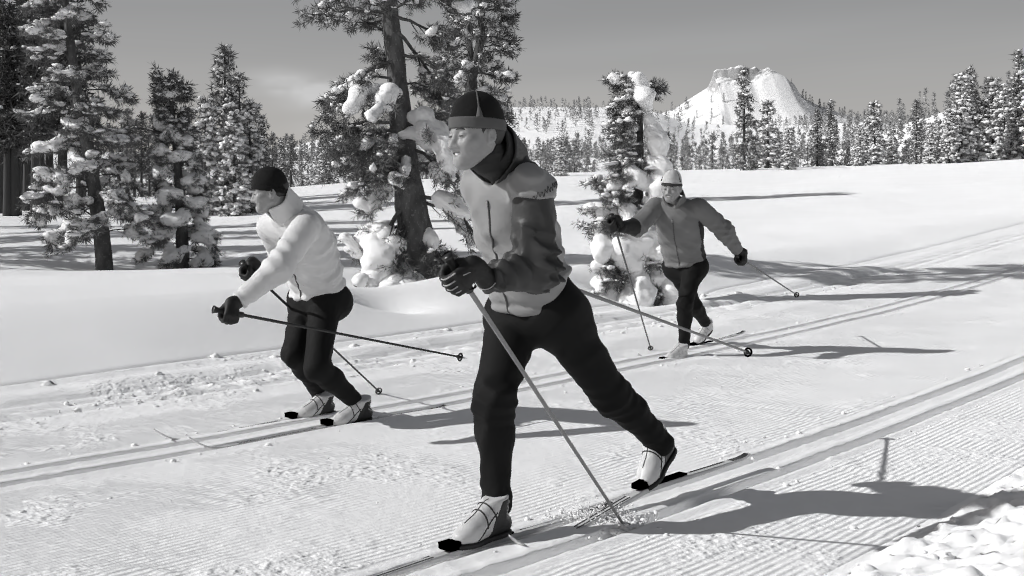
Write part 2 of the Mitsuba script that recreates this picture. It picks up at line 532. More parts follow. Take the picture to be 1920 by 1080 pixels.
# ---------------------------------------------------------------- the rough ploughed bank at the lower right
bs, bt = np.concatenate([np.arange(5.0, 12.0, 0.018), np.arange(12.0, 22.0, 0.06)]), np.linspace(EDGE_R - 0.10, EDGE_R + 2.35, 140)
BS, BT = np.meshgrid(bs, bt, indexing='ij')
q = on_trail(BS, BT)
p3 = np.stack([q[..., 0], q[..., 1], 0 * BS], -1)
bz = height(q[..., 0], q[..., 1])
wob = 0.10 * (meshkit.fbm(np.stack([BS * 1.4, 0 * BS, 0 * BS], -1), 3, 61) - 0.5)
inn = sstep(EDGE_R + 0.0, EDGE_R + 0.16, BT + wob)
c1 = meshkit.fbm(p3 * 5.5, 3, 51); c2 = meshkit.fbm(p3 * 15, 3, 53)
bz = bz + inn * (0.02 + 0.06 * (np.abs(c1 - 0.5)) + 0.14 * np.clip(c1 - 0.5, 0, 1) + 0.050 * (c2 - 0.5) + 0.035 * (meshkit.fbm(p3 * 24, 2, 55) - 0.5) + 0.05 * np.abs(meshkit.fbm(p3 * 11 + 3, 3, 57) - 0.5) + 0.012 * (meshkit.noise(p3 * 38, 59) - 0.5)) * (1 - 0.6 * sstep(EDGE_R + 1.2, EDGE_R + 2.2, BT))
bz = bz - 0.10 * sstep(EDGE_R + 0.02, EDGE_R - 0.10, BT) - 0.12 * sstep(EDGE_R + 2.2, EDGE_R + 2.35, BT)
obj('snow_bank', (np.stack([q[..., 0], q[..., 1], bz], -1).reshape(-1, 3), grid_faces(len(bs), len(bt))), 'snow')
tag('snow_bank', kind='structure')

# ---------------------------------------------------------------- the mountain with its rock cap
MY = 1500.0
prof = np.array([(900, 262), (1000, 250), (1100, 240), (1200, 224), (1262, 205), (1300, 180), (1326, 164), (1334, 152), (1338, 136), (1348, 131), (1362, 133), (1376, 130), (1392, 125.5), (1404, 131), (1418, 128),
                 (1440, 131), (1456, 137), (1468, 143), (1476, 152), (1486, 160), (1496, 174), (1508, 184), (1530, 195), (1570, 209), (1630, 226), (1740, 244), (1900, 262)], float)
mx = np.linspace(900, 1900, 380)
ridge = CAM_H + (HOR - np.interp(mx, prof[:, 0], prof[:, 1])) / FOC * MY
du = np.concatenate([np.linspace(-620, -140, 40), np.linspace(-136, 60, 100), np.linspace(70, 500, 30)])
UX, DU = np.meshgrid((mx - 960) / FOC * MY, du, indexing='ij')
PX = mx[:, None] + 0 * DU
RZ = ridge[:, None] + 0 * DU
cap = sstep(1326, 1340, PX) * sstep(1512, 1470, PX)
p3 = np.stack([UX, DU, 0 * UX], -1)
crag = meshkit.fbm(p3 / 26.0, 4, 71); crag2 = meshkit.fbm(p3 / 9.0, 3, 73)
front = np.clip(-DU, 0, None)
# snow slope below the ridge, and the cliff band that the cap stands on
shelf = 8 + 20 * (meshkit.fbm(np.stack([UX / 30, 0 * UX, 0 * UX], -1), 3, 77) - 0.5)
cliff_h = cap * np.interp(PX, [1326, 1345, 1400, 1440, 1470, 1512], [7, 13, 13, 5, 2, 2])
drop = cliff_h * sstep(0, 1, (front - shelf) / 9.0) + 0.50 * np.clip(front - 14 * cap, 0, None) ** 0.985
from scipy.ndimage import gaussian_filter1d
soft = gaussian_filter1d(ridge, 34, mode='nearest')[:, None]
mz = RZ + (soft - RZ) * sstep(8, 110, front) - drop - 0.7 * np.clip(DU, 0, None)
mz = mz + (crag - 0.5) * (9 * cap * sstep(1470, 1400, PX) * sstep(60, 20, front) * (front > 0.1) + 4 * sstep(40, 140, front)) + (crag2 - 0.5) * 8 * cap * sstep(1480, 1410, PX) * sstep(45, 15, front)
gully = np.abs(meshkit.fbm(np.stack([UX / 40 + DU / 260, DU / 300, 0 * UX], -1), 3, 79) - 0.5)
mz = mz - 4 * np.exp(-gully / 0.05) * sstep(30, 90, front) * sstep(1430, 1500, PX)


def mountain_tone(p, n, uv):
    w = fb(p.x / 7.0, p.y / 7.0, p.z / 5.0, 4)
    steep = mikit.smoothstep(0.80, 0.55, n.z + 0.12 * (w - 0.5))
    high = mikit.smoothstep(150.0, 166.0, p.z + 30 * (w - 0.5))
    rock = 0.26 + 0.2 * w
    return mi.Color3f(0.82 * (1 - steep * high) + rock * steep * high)


mat('mountain_surface', principled({**proc(mountain_tone)}, 0.8, 0.1))
obj('mountain', (np.stack([UX, DU + MY, mz], -1).reshape(-1, 3), grid_faces(len(mx), len(du))[:, ::-1]), 'mountain_surface')
tag('mountain', kind='structure')
# ---------------------------------------------------------------- trees
def needle_tone(p, n, uv):
    return mi.Color3f(0.085 + 0.075 * nz(p.x * 7, p.y * 7, p.z * 7))


def bark_tone(p, n, uv):
    a = fb(p.x * 14, p.y * 14, p.z * 5, 3); b_ = nz(p.x * 60, p.y * 60, p.z * 30)
    return mi.Color3f(0.06 + 0.13 * a * a + 0.07 * mikit.smoothstep(0.72, 0.9, b_))


def bark_bump(p, n, uv): return fb(p.x * 22, p.y * 22, p.z * 7, 3)


mat('needles', two(principled({**proc(needle_tone)}, 0.7, 0.2)))
mat('bark', bump(principled({**proc(bark_tone)}, 0.9, 0.1), bark_bump, 0.03, 3e-3))
mat('twig_bark', principled(0.06, 0.9, 0.1))
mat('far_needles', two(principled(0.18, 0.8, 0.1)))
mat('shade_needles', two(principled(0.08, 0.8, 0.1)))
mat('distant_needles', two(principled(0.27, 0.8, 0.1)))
mat('tree_snow', principled(0.84, 0.7, 0.1))


def tufts(c, axis, n, length, width, r, spread=0.9):
    """n thin needle blades round every centre, leaning along its axis"""
    c, axis = np.repeat(c, n, 0), np.repeat(unit(axis), n, 0)
    d = unit(r.normal(size=c.shape))
    d = unit(d * spread + axis * (1 - 0.45 * spread))
    L = length * r.uniform(0.65, 1.15, len(c))[:, None]
    w = unit(np.cross(d, r.normal(size=c.shape))) * width * r.uniform(0.7, 1.3, len(c))[:, None]
    b0 = c + axis * r.uniform(-0.5, 0.5, (len(c), 1)) * length + d * 0.06 * L
    v = np.stack([b0 - w * 0.35, b0 + d * L * 0.55 + w * 0.5, b0 + d * L, b0 + d * L * 0.5 - w * 0.5], 1).reshape(-1, 3)
    k = np.arange(len(c)) * 4
    return v, np.vstack([np.stack([k, k + 1, k + 2], 1), np.stack([k, k + 2, k + 3], 1)])


def blades(c, axis, n, length, width, r, spread=0.9):
    """the same with one triangle per blade, for trees further off"""
    c, axis = np.repeat(c, n, 0), np.repeat(unit(axis), n, 0)
    d = unit(unit(r.normal(size=c.shape)) * spread + axis * (1 - 0.45 * spread))
    L = length * r.uniform(0.6, 1.2, len(c))[:, None]
    w = unit(np.cross(d, r.normal(size=c.shape))) * width * r.uniform(0.7, 1.3, len(c))[:, None]
    b0 = c + axis * r.uniform(-0.5, 0.5, (len(c), 1)) * length
    v = np.stack([b0 - w * 0.5, b0 + w * 0.5, b0 + d * L], 1).reshape(-1, 3)
    return v, np.arange(len(v)).reshape(-1, 3)


OCTA = (np.array([[1, 0, 0], [-1, 0, 0], [0, 1, 0], [0, -1, 0], [0, 0, 1], [0, 0, -1.0]]), np.array([[0, 2, 4], [2, 1, 4], [1, 3, 4], [3, 0, 4], [2, 0, 5], [1, 2, 5], [3, 1, 5], [0, 3, 5]]))
BALL0 = trimesh.creation.icosphere(0)
BALL0 = (np.array(BALL0.vertices), np.array(BALL0.faces))


def dusting(c, r_, r, form=BALL0, flat=0.55):
    """small uneven dabs of snow caught on the needles at the points c"""
    v, f = form
    q = v[None] * (r_ * r.uniform(0.5, 1.3, (len(c), 1, 1))) * r.uniform(0.6, 1.4, (len(c), len(v), 1)) * np.stack([r.uniform(0.7, 1.6, len(c)), r.uniform(0.7, 1.6, len(c)), np.full(len(c), flat)], 1)[:, None]
    a = r.uniform(0, 6.28, len(c)); ca, sa = np.cos(a)[:, None], np.sin(a)[:, None]
    q = np.stack([q[..., 0] * ca - q[..., 1] * sa, q[..., 0] * sa + q[..., 1] * ca, q[..., 2] + 0.5 * r_], -1) + c[:, None]
    return q.reshape(-1, 3), (f[None] + (np.arange(len(c)) * len(v))[:, None, None]).reshape(-1, 3)


def snow_pillow(pts, rad, h, seed, rough=0.25, freq=7.0, flat=1.7, k=None):
    """snow lying over the points: balls melted together, flatter below, with a lumpy skin"""
    pts = np.asarray(pts, float); rad = np.broadcast_to(np.asarray(rad, float), (len(pts),))
    k = k or 0.35 * rad.mean()
    m = rad.max() * 1.5 + 2 * h

    def fn(P):
        acc = 0
        for c, r_ in zip(pts, rad):
            q = P - c
            z = np.where(q[..., 2] < 0, q[..., 2] * flat, q[..., 2] * 1.1)
            acc = acc + np.exp(-(np.sqrt(q[..., 0] ** 2 + q[..., 1] ** 2 + z * z) - r_) / k)
        d = -k * np.log(acc + 1e-30)
        w = 1 - np.abs(meshkit.fbm(P * freq * 0.55, 2, seed + 9) - 0.5) * 4
        return d + rough * rad.mean() * (2 * (meshkit.fbm(P * freq, 3, seed) - 0.5) - 0.7 * w + 0.2)
    return field_mesh(fn, pts.min(0) - m, pts.max(0) + m, h)


def grow(p0, p1, sag, r0, r, twigs=8, twig_len=0.3, per=4, n=9):
    """a limb from p0 to p1 that sags in the middle, with twigs; returns limb tubes, tuft centres, tuft axes"""
    p0, p1 = np.asarray(p0, float), np.asarray(p1, float)
    L = np.linalg.norm(p1 - p0)
    mid = (p0 + p1) / 2 + np.array([0, 0, sag * L]) + r.normal(size=3) * 0.04 * L
    c = curve([p0, mid, p1], n)
    c[1:-1] += r.normal(size=(n - 2, 3)) * 0.012 * L
    tubes = [tube(c, np.linspace(r0, r0 * 0.25, n), 6)]
    tc, ta = [], []
    for i in range(twigs):
        u = 0.3 + 0.7 * (i + r.uniform(0, 1)) / twigs
        a = c[min(int(u * (n - 1)), n - 2)]; dirc = unit(c[min(int(u * (n - 1)) + 1, n - 1)] - a)
        side = unit(np.cross(dirc, [0, 0, 1])) * (1 if i % 2 else -1)
        tl = twig_len * r.uniform(0.6, 1.2) * (1.25 - 0.5 * u)
        e = a + tl * unit(dirc * 0.75 + side * r.uniform(0.3, 0.9) + np.array([0, 0, r.uniform(-0.55, 0.35)]))
        tw = curve([a, (a + e) / 2 + np.array([0, 0, -0.05 * tl]), e], 4)
        tubes.append(tube(tw, np.linspace(r0 * 0.35, r0 * 0.15, 4), 4))
        for q in range(per):
            w = 0.45 + 0.55 * (q + 1) / per
            tc.append(a + (e - a) * w + r.normal(size=3) * 0.05 * tl); ta.append(unit(e - a))
    tc.append(c[-1]); ta.append(unit(c[-1] - c[-3]))
    return tubes, np.array(tc), np.array(ta), c


def make_tree(name, label, cat, trunk, trunk_r, limbs, seed, tuft=(26, 0.085, 0.009), h=0.03, group=None, snow_r=0.07, foliage='needles', twig_keep=True):
    """limbs: dicts p0, p1, sag, r, twigs, twig_len, per, snow (share of tufts that carry snow), pillow (radius), along (snow on the limb itself)"""
    r = np.random.default_rng(seed)
    k = key_of(name)
    tag(k, label, cat, group)
    labels[k]; COUNT.pop(k, None)
    p = curve(trunk, 40)
    rr = np.interp(np.linspace(0, 1, 40), np.linspace(0, 1, len(trunk_r)), trunk_r)
    obj('trunk', tube(p, rr, 18, True, 0.10, seed), 'bark', k)
    small, needles, dust = [], [], []
    for i, b_ in enumerate(limbs):
        tb, tc, ta, c = grow(b_['p0'], b_['p1'], b_.get('sag', 0.08), b_.get('r', 0.02), r, b_.get('twigs', 8), b_.get('twig_len', 0.3), b_.get('per', 4))
        if b_.get('r', 0.02) >= 0.018:
            obj('branch', tb[0], 'bark', k); small += tb[1:]
        else:
            small += tb
        if b_.get('per', 4) > 0 and b_.get('twigs', 8) > 0:
            needles.append(tufts(tc, ta, tuft[0], tuft[1], tuft[2], r))
        if b_.get('dust', 0.25) and b_.get('per', 4) > 0:
            sel = r.random(len(tc)) < b_.get('dust', 0.25)
            if sel.any(): dust.append(dusting(tc[sel], b_.get('dab', 0.035), r))
        s = b_.get('snow', 0)
        if s > 0:
            up = tc[r.random(len(tc)) < s]
            # tufts that lie close together carry one load
            while len(up):
                d = np.linalg.norm(up - up[0], axis=1)
                near = d < b_.get('patch', 0.3)
                g = up[near]; up = up[~near]
                pr = b_.get('pillow', snow_r)
                rad = pr * r.uniform(0.4, 1.25, len(g))
                if len(g) > 2:
                    g = g[np.argsort(g[:, 0] + g[:, 1])]; mid_ = (g[:-1] + g[1:]) / 2; g = np.vstack([g, mid_ - [0, 0, 0.25 * pr] * r.uniform(0, 1.6, (len(mid_), 1))]); rad = np.concatenate([rad, 0.85 * (rad[:-1] + rad[1:]) / 2])
                msh = snow_pillow(g + np.array([0, 0, 0.35]) * rad[:, None], rad, h, int(r.integers(1e6)), 0.42, 0.6 / pr, 1.35)
                for i_, pc in enumerate(pieces(msh)):
                    if i_ == 0 and len(g) >= 6: obj('snow_clump', pc, 'snow_load', k)
                    else: dust.append(pc)
        if b_.get('along'):
            n_ = max(3, int(np.linalg.norm(c[-1] - c[0]) / (b_['along'] * 0.7)))
            u0, u1 = b_.get('span', (0.25, 1.0))
            cc = curve(c, 30)[np.linspace(u0 * 29, u1 * 29, n_).astype(int)]
            rad = b_['along'] * r.uniform(0.75, 1.2, n_) * np.sin(np.pi * np.linspace(0.18, 0.86, n_)) ** 0.5
            rad = rad * r.uniform(0.7, 1.2, n_)
            cc = cc + r.normal(size=cc.shape) * 0.38 * rad[:, None] + np.array([0, 0, 0.4]) * rad[:, None]
            extra = r.integers(0, n_, n_ // 2 + 1)          # tongues that hang over the side
            cc = np.vstack([cc, cc[extra] + r.normal(size=(len(extra), 3)) * rad[extra, None] * [0.7, 0.7, 0.3] - np.array([0, 0, 0.55]) * rad[extra, None]]); rad = np.concatenate([rad, rad[extra] * 0.62])
            pcs = pieces(snow_pillow(cc, rad, h, int(r.integers(1e6)), 0.36, 0.75 / b_['along'], 1.25))
            obj('snow_clump', pcs[0], 'snow_load', k); dust += pcs[1:]
    if small: tag(obj('twigs', join(small), 'twig_bark', k), kind='stuff')
    if needles: tag(obj('needles', join(needles), foliage, k, smooth=False), kind='stuff')
    if dust: tag(obj('snow_dusting', join(dust), 'snow_load', k), kind='stuff')
    return k


def px_limb(a, b_, Y, dy, **kw):
    """a limb that starts at pixel a on the trunk at distance Y and ends at pixel b, dy metres further off"""
    return dict(p0=at(*a, Y), p1=at(*b_, Y + dy), **kw)


def trunk_at(path_, z):
    p = np.asarray(path_, float)
    return np.array([np.interp(z, p[:, 2], p[:, 0]), np.interp(z, p[:, 2], p[:, 1]), z])


def whorls(trunk, z0, z1, n, reach, seed, up=0.1, keep=lambda az, z: True, **kw):
    """n limbs all round the trunk between two heights; reach(z) is their length"""
    r = np.random.default_rng(seed); out = []
    for i in range(n):
        z = z0 + (z1 - z0) * (i + r.uniform(0, 1)) / n
        az = i * 2.39996 + r.uniform(-0.4, 0.4)
        if not keep(az, z): continue
        L = reach(z) * r.uniform(0.75, 1.15)
        p0 = trunk_at(trunk, z)
        q = {k: (v(z) if callable(v) else v) for k, v in kw.items()}
        out.append(dict(p0=p0, p1=p0 + np.array([math.cos(az) * L, math.sin(az) * L, L * (up(z) if callable(up) else up) + r.uniform(-0.1, 0.1) * L]), **q))
    return out


# --- the big leaning pine behind the first skier
MYT = 16.2; FM = MYT / 12.0
tk = [at(797, 590, MYT), at(792, 540, MYT), at(784, 470, MYT), at(768, 370, MYT + 0.02), at(752, 230, MYT + 0.05), at(740, 100, MYT + 0.08), at(728, 0, MYT + 0.1), at(715, -170, MYT + 0.1), at(708, -420, MYT + 0.1)]
def P_(a, b_, dy, **kw):
    kw['twigs'] = int(kw.get('twigs', 8) * 1.2); kw['per'] = kw.get('per', 4) + (1 if kw.get('per', 4) > 1 else 0)
    kw['snow'] = kw.get('snow', 0) * 0.8; kw['patch'] = 0.36 * FM; kw['pillow'] = kw.get('pillow', 0.07) * 0.62 * FM; kw['twig_len'] = kw.get('twig_len', 0.3) * FM; kw['r'] = kw.get('r', 0.02) * FM
    kw['dab'] = 0.040; kw['dust'] = 0.14; kw['dust'] = 0.18
    if 'along' in kw: kw['along'] *= FM * 0.72
    return px_limb(a, b_, MYT, dy * FM, **kw)


def Q_(a, b_, dy, **kw):
    kw['twigs'] = int(kw.get('twigs', 8) * 1.15); kw['twig_len'] = kw.get('twig_len', 0.2) * FS; kw['pillow'] = kw.get('pillow', 0.06) * FS; kw['dust'] = 0.38; kw['dab'] = 0.048; kw['snow'] = kw.get('snow', 0) * 0.6
    return px_limb(a, b_, SY, dy - 0.12, **kw)

main_limbs = [
    P_((738, 20), (572, 30), -0.2, sag=0.10, r=0.022, twigs=12, twig_len=0.32, per=3, snow=0.35, pillow=0.07, patch=0.22),
    P_((732, 70), (640, 40), 0.5, sag=0.08, r=0.018, twigs=9, per=3, snow=0.2),
    P_((742, 110), (625, 200), -0.3, sag=0.14, r=0.022, twigs=13, twig_len=0.34, per=4, snow=0.22, pillow=0.07),
    P_((744, 120), (600, 225), 0.3, sag=0.14, r=0.02, twigs=12, twig_len=0.32, per=4, snow=0.15),
    P_((748, 180), (660, 212), -0.5, sag=0.12, r=0.022, twigs=7, twig_len=0.25, per=3, along=0.115, span=(0.1, 1.0)),
    P_((748, 175), (700, 235), -0.7, sag=0.16, r=0.018, twigs=6, twig_len=0.25, per=3, along=0.12, span=(0.1, 0.95)),
    P_((745, 150), (640, 165), -0.2, sag=0.1, r=0.018, twigs=7, twig_len=0.25, per=3, snow=0.3, along=0.075, span=(0.6, 1.0)),
    P_((755, 240), (625, 300), -0.2, sag=0.12, r=0.022, twigs=14, twig_len=0.36, per=4, snow=0.10),
    P_((758, 255), (655, 330), 0.35, sag=0.14, r=0.02, twigs=14, twig_len=0.36, per=4, snow=0.15),
    P_((758, 260), (690, 300), -0.6, sag=0.14, r=0.02, twigs=13, twig_len=0.34, per=4, snow=0.10),
    P_((762, 320), (665, 355), -0.3, sag=0.13, r=0.02, twigs=12, twig_len=0.3, per=4, snow=0.28, pillow=0.07),
    P_((764, 330), (735, 345), -0.6, sag=0.12, r=0.018, twigs=6, twig_len=0.25, per=3, along=0.085, span=(0.3, 1.0)),
    P_((765, 335), (690, 400), -0.3, sag=0.2, r=0.02, twigs=9, twig_len=0.25, per=3, along=0.10, span=(0.45, 1.0), snow=0.2),
    P_((766, 300), (760, 330), -0.55, sag=0.1, r=0.018, twigs=5, twig_len=0.2, per=3, along=0.06),
    P_((756, 235), (610, 255), 0.1, sag=0.10, r=0.02, twigs=14, twig_len=0.34, per=4), P_((757, 245), (640, 275), -0.45, sag=0.12, r=0.02, twigs=14, twig_len=0.34, per=4),
    P_((760, 280), (700, 335), -0.5, sag=0.12, r=0.02, twigs=12, twig_len=0.32, per=4), P_((757, 230), (815, 215), 0.4, sag=0.10, r=0.02, twigs=12, twig_len=0.32, per=4),
    # bare limbs that sweep down to the snow
    P_((768, 372), (704, 500), -0.25, sag=0.20, r=0.035, twigs=7, twig_len=0.3, per=1, along=0.12, span=(0.55, 1.0)),
    P_((772, 390), (722, 520), -0.35, sag=0.18, r=0.03, twigs=7, twig_len=0.28, per=1),
    P_((774, 400), (742, 510), -0.3, sag=0.12, r=0.026, twigs=6, twig_len=0.25, per=1),
    P_((776, 430), (700, 560), -0.2, sag=0.14, r=0.03, twigs=9, twig_len=0.34, per=3, snow=0.5, pillow=0.10),
    P_((778, 440), (735, 560), -0.45, sag=0.12, r=0.024, twigs=8, twig_len=0.3, per=2),
    P_((780, 460), (690, 520), 0.2, sag=0.15, r=0.024, twigs=10, twig_len=0.34, per=3, snow=0.4, pillow=0.10),
    P_((790, 500), (745, 575), -0.5, sag=0.1, r=0.022, twigs=8, twig_len=0.28, per=2, snow=0.2),
    P_((790, 500), (765, 570), -0.4, sag=0.1, r=0.02, twigs=8, twig_len=0.26, per=2),
    # the skirt of snowed-in low boughs
    P_((784, 455), (684, 540), -0.3, sag=0.16, r=0.022, twigs=9, twig_len=0.3, per=3, snow=0.6, pillow=0.11, along=0.15, span=(0.35, 1.0)),
    P_((788, 485), (700, 580), -0.45, sag=0.14, r=0.022, twigs=9, twig_len=0.3, per=3, snow=0.5, pillow=0.11, along=0.16, span=(0.3, 1.0)),
    P_((792, 505), (745, 598), -0.6, sag=0.12, r=0.022, twigs=8, twig_len=0.26, per=2, along=0.15, span=(0.35, 1.0)),
    P_((780, 420), (672, 480), 0.1, sag=0.16, r=0.022, twigs=9, twig_len=0.3, per=3, snow=0.6, pillow=0.10, along=0.14, span=(0.45, 1.0)),
    P_((802, 505), (868, 590), -0.2, sag=0.14, r=0.022, twigs=8, twig_len=0.28, per=2, along=0.15, span=(0.35, 1.0)),
    # right side
    P_((745, 60), (835, 185), 0.3, sag=0.14, r=0.022, twigs=13, twig_len=0.32, per=4, snow=0.05),
    P_((748, 100), (850, 205), -0.2, sag=0.16, r=0.02, twigs=14, twig_len=0.3, per=4, snow=0.05),
    P_((740, 30), (842, 90), 0.1, sag=0.1, r=0.02, twigs=12, twig_len=0.3, per=4, snow=0.15),
    P_((757, 215), (868, 325), -0.4, sag=0.12, r=0.03, twigs=8, twig_len=0.3, per=2, along=0.14, span=(0.15, 1.0)),
    P_((757, 225), (850, 335), -0.55, sag=0.16, r=0.02, twigs=7, twig_len=0.26, per=2, along=0.10, span=(0.3, 1.0)),
    P_((760, 235), (845, 300), -0.15, sag=0.10, r=0.022, twigs=7, twig_len=0.3, per=2, along=0.13, span=(0.3, 1.0)),
    P_((762, 270), (860, 360), -0.25, sag=0.14, r=0.022, twigs=10, twig_len=0.28, per=3, snow=0.2, pillow=0.09),
    P_((772, 365), (892, 440), -0.3, sag=0.10, r=0.026, twigs=10, twig_len=0.28, per=1, along=0.10, span=(0.35, 0.8)),
    P_((772, 372), (880, 455), 0.1, sag=0.16, r=0.022, twigs=9, twig_len=0.26, per=1, along=0.08, span=(0.5, 1.0)),
    P_((784, 420), (832, 500), -0.2, sag=0.10, r=0.022, twigs=12, twig_len=0.26, per=3, along=0.09, span=(0.2, 0.6)),
    P_((788, 450), (850, 520), 0.2, sag=0.10, r=0.022, twigs=10, twig_len=0.28, per=3, snow=0.3, pillow=0.09),
    P_((795, 500), (875, 575), 0.1, sag=0.12, r=0.022, twigs=9, twig_len=0.3, per=2, along=0.13, span=(0.3, 1.0)),
    P_((735, 40), (690, -20), -0.5, sag=0.05, r=0.02, twigs=11, twig_len=0.3, per=4, snow=0.2),
    P_((735, 20), (800, -30), -0.5, sag=0.05, r=0.02, twigs=11, twig_len=0.3, per=4, snow=0.2),
]
main_limbs += whorls(tk, 1.6, 4.2, 20, lambda z: 0.85, 5, 0.0, keep=lambda az, z: abs(math.sin(az)) > 0.6 and math.sin(az) > 0, sag=0.1, r=0.018, twigs=12, twig_len=0.3, per=5, snow=0.05)
main_limbs += whorls(tk, 4.3, 7.6, 36, lambda z: 1.3 - 0.5 * (z - 4.3) / 3.3, 6, -0.12, sag=0.12, r=0.02, twigs=12, twig_len=0.32, per=4, snow=0.05)
make_tree('pine_tree', 'tall leaning pine with thick bare trunk and heavy snow clumps behind the front skier', 'tree', tk, np.array([0.235, 0.195, 0.155, 0.118, 0.10, 0.088, 0.075, 0.055, 0.03]) * FM, main_limbs, 21, tuft=(17, 0.115, 0.0110), h=0.045)
k_main = 'pine_tree'
# the heap of snow that has slid off its lowest boughs
hp = np.array([at(px, py, MYT - dy * FM) for px, py, dy in ((700, 455, .2), (712, 480, .3), (705, 510, .25), (730, 545, .45), (700, 565, .3), (722, 580, .5), (745, 590, .55), (690, 590, .35), (760, 575, .5), (680, 610, .3), (720, 610, .5))])
obj('snow_clump', pieces(snow_pillow(hp[:4], np.array([0.11, 0.15, 0.14, 0.13]) * FM, 0.035, 5, 0.32, 5.0, 1.1))[0], 'snow_load', k_main)
obj('snow_clump', pieces(snow_pillow(hp[4:], np.array([0.13, 0.15, 0.13, 0.12, 0.12, 0.12, 0.14]) * FM, 0.035, 6, 0.38, 6.0, 1.1))[0], 'snow_load', k_main)

# --- the small tree wrapped in snow beside the third skier
SY = 14.6; FS = SY / 12.7
sk = [at(1192, 600, SY), at(1190, 520, SY), at(1195, 420, SY), at(1198, 320, SY), at(1200, 230, SY), at(1192, 140, SY)]
snow_limbs = [
    Q_((1196, 160), (1164, 152), -0.1, sag=0.1, r=0.012, twigs=13, twig_len=0.2, per=4, snow=0.15, pillow=0.05), Q_((1197, 180), (1160, 190), -0.2, sag=0.1, r=0.012, twigs=13, twig_len=0.2, per=4), Q_((1198, 200), (1172, 225), -0.35, sag=0.1, r=0.012, twigs=12, twig_len=0.2, per=4),
    Q_((1196, 190), (1235, 165), 0.1, sag=0.05, r=0.012, twigs=8, twig_len=0.16, per=4, snow=0.1, pillow=0.05),
    Q_((1198, 210), (1168, 215), -0.15, sag=0.1, r=0.014, twigs=11, twig_len=0.18, per=4, snow=0.18, pillow=0.05),
    Q_((1198, 250), (1165, 262), -0.2, sag=0.1, r=0.014, twigs=12, twig_len=0.2, per=4, snow=0.15, pillow=0.05),
    Q_((1198, 290), (1165, 305), -0.2, sag=0.1, r=0.016, twigs=12, twig_len=0.2, per=4, snow=0.2, pillow=0.05),
    Q_((1198, 250), (1232, 255), 0.0, sag=0.1, r=0.014, twigs=8, twig_len=0.18, per=4, snow=0.1),
    Q_((1198, 300), (1228, 320), -0.1, sag=0.1, r=0.014, twigs=9, twig_len=0.18, per=4, snow=0.15),
    Q_((1196, 330), (1168, 352), -0.2, sag=0.12, r=0.016, twigs=11, twig_len=0.22, per=4, snow=0.25, pillow=0.06),
    Q_((1196, 370), (1122, 345), 0.0, sag=-0.02, r=0.018, twigs=13, twig_len=0.2, per=4, snow=0.12, pillow=0.05),
    Q_((1194, 400), (1110, 395), -0.1, sag=0.02, r=0.018, twigs=12, twig_len=0.2, per=4, snow=0.2, pillow=0.06),
    Q_((1192, 430), (1104, 430), -0.1, sag=0.06, r=0.018, twigs=8, twig_len=0.2, per=4, snow=0.2, pillow=0.06),
    Q_((1196, 350), (1262, 380), 0.0, sag=0.1, r=0.016, twigs=12, twig_len=0.22, per=4, snow=0.15),
    Q_((1194, 390), (1250, 410), -0.1, sag=0.1, r=0.016, twigs=12, twig_len=0.22, per=4, snow=0.15),
    Q_((1198, 230), (1160, 235), -0.1, sag=0.1, r=0.014, twigs=12, twig_len=0.2, per=4), Q_((1198, 270), (1160, 285), -0.1, sag=0.1, r=0.014, twigs=12, twig_len=0.2, per=4), Q_((1197, 310), (1162, 330), -0.25, sag=0.1, r=0.014, twigs=12, twig_len=0.2, per=4),
    Q_((1194, 380), (1150, 370), -0.3, sag=0.04, r=0.016, twigs=12, twig_len=0.2, per=4), Q_((1192, 420), (1140, 415), -0.35, sag=0.04, r=0.016, twigs=12, twig_len=0.2, per=4), Q_((1196, 360), (1215, 400), -0.3, sag=0.1, r=0.014, twigs=12, twig_len=0.2, per=4),
    Q_((1190, 500), (1150, 525), -0.4, sag=0.1, r=0.016, twigs=12, twig_len=0.2, per=4), Q_((1190, 545), (1215, 590), -0.4, sag=0.1, r=0.016, twigs=12, twig_len=0.2, per=4), Q_((1200, 520), (1262, 590), -0.1, sag=0.1, r=0.016, twigs=12, twig_len=0.22, per=4),
    Q_((1190, 480), (1128, 505), -0.3, sag=0.1, r=0.018, twigs=10, twig_len=0.2, per=4, snow=0.25),
    Q_((1190, 480), (1222, 490), -0.25, sag=0.1, r=0.016, twigs=8, twig_len=0.18, per=4, snow=0.1),
    Q_((1190, 520), (1240, 545), -0.2, sag=0.1, r=0.018, twigs=14, twig_len=0.22, per=4, snow=0.15),
    Q_((1190, 540), (1235, 580), -0.25, sag=0.1, r=0.018, twigs=14, twig_len=0.22, per=4, snow=0.1),
    Q_((1190, 540), (1112, 555), -0.25, sag=0.12, r=0.018, twigs=9, twig_len=0.2, per=4, snow=0.2),
]
make_tree('snowy_tree', 'short pine half buried in fat snow pillows beside the skier in the pale hat', 'tree', sk, np.array([0.09, 0.08, 0.065, 0.05, 0.035, 0.015]) * FS, snow_limbs, 31, tuft=(18, 0.095, 0.010), h=0.036)
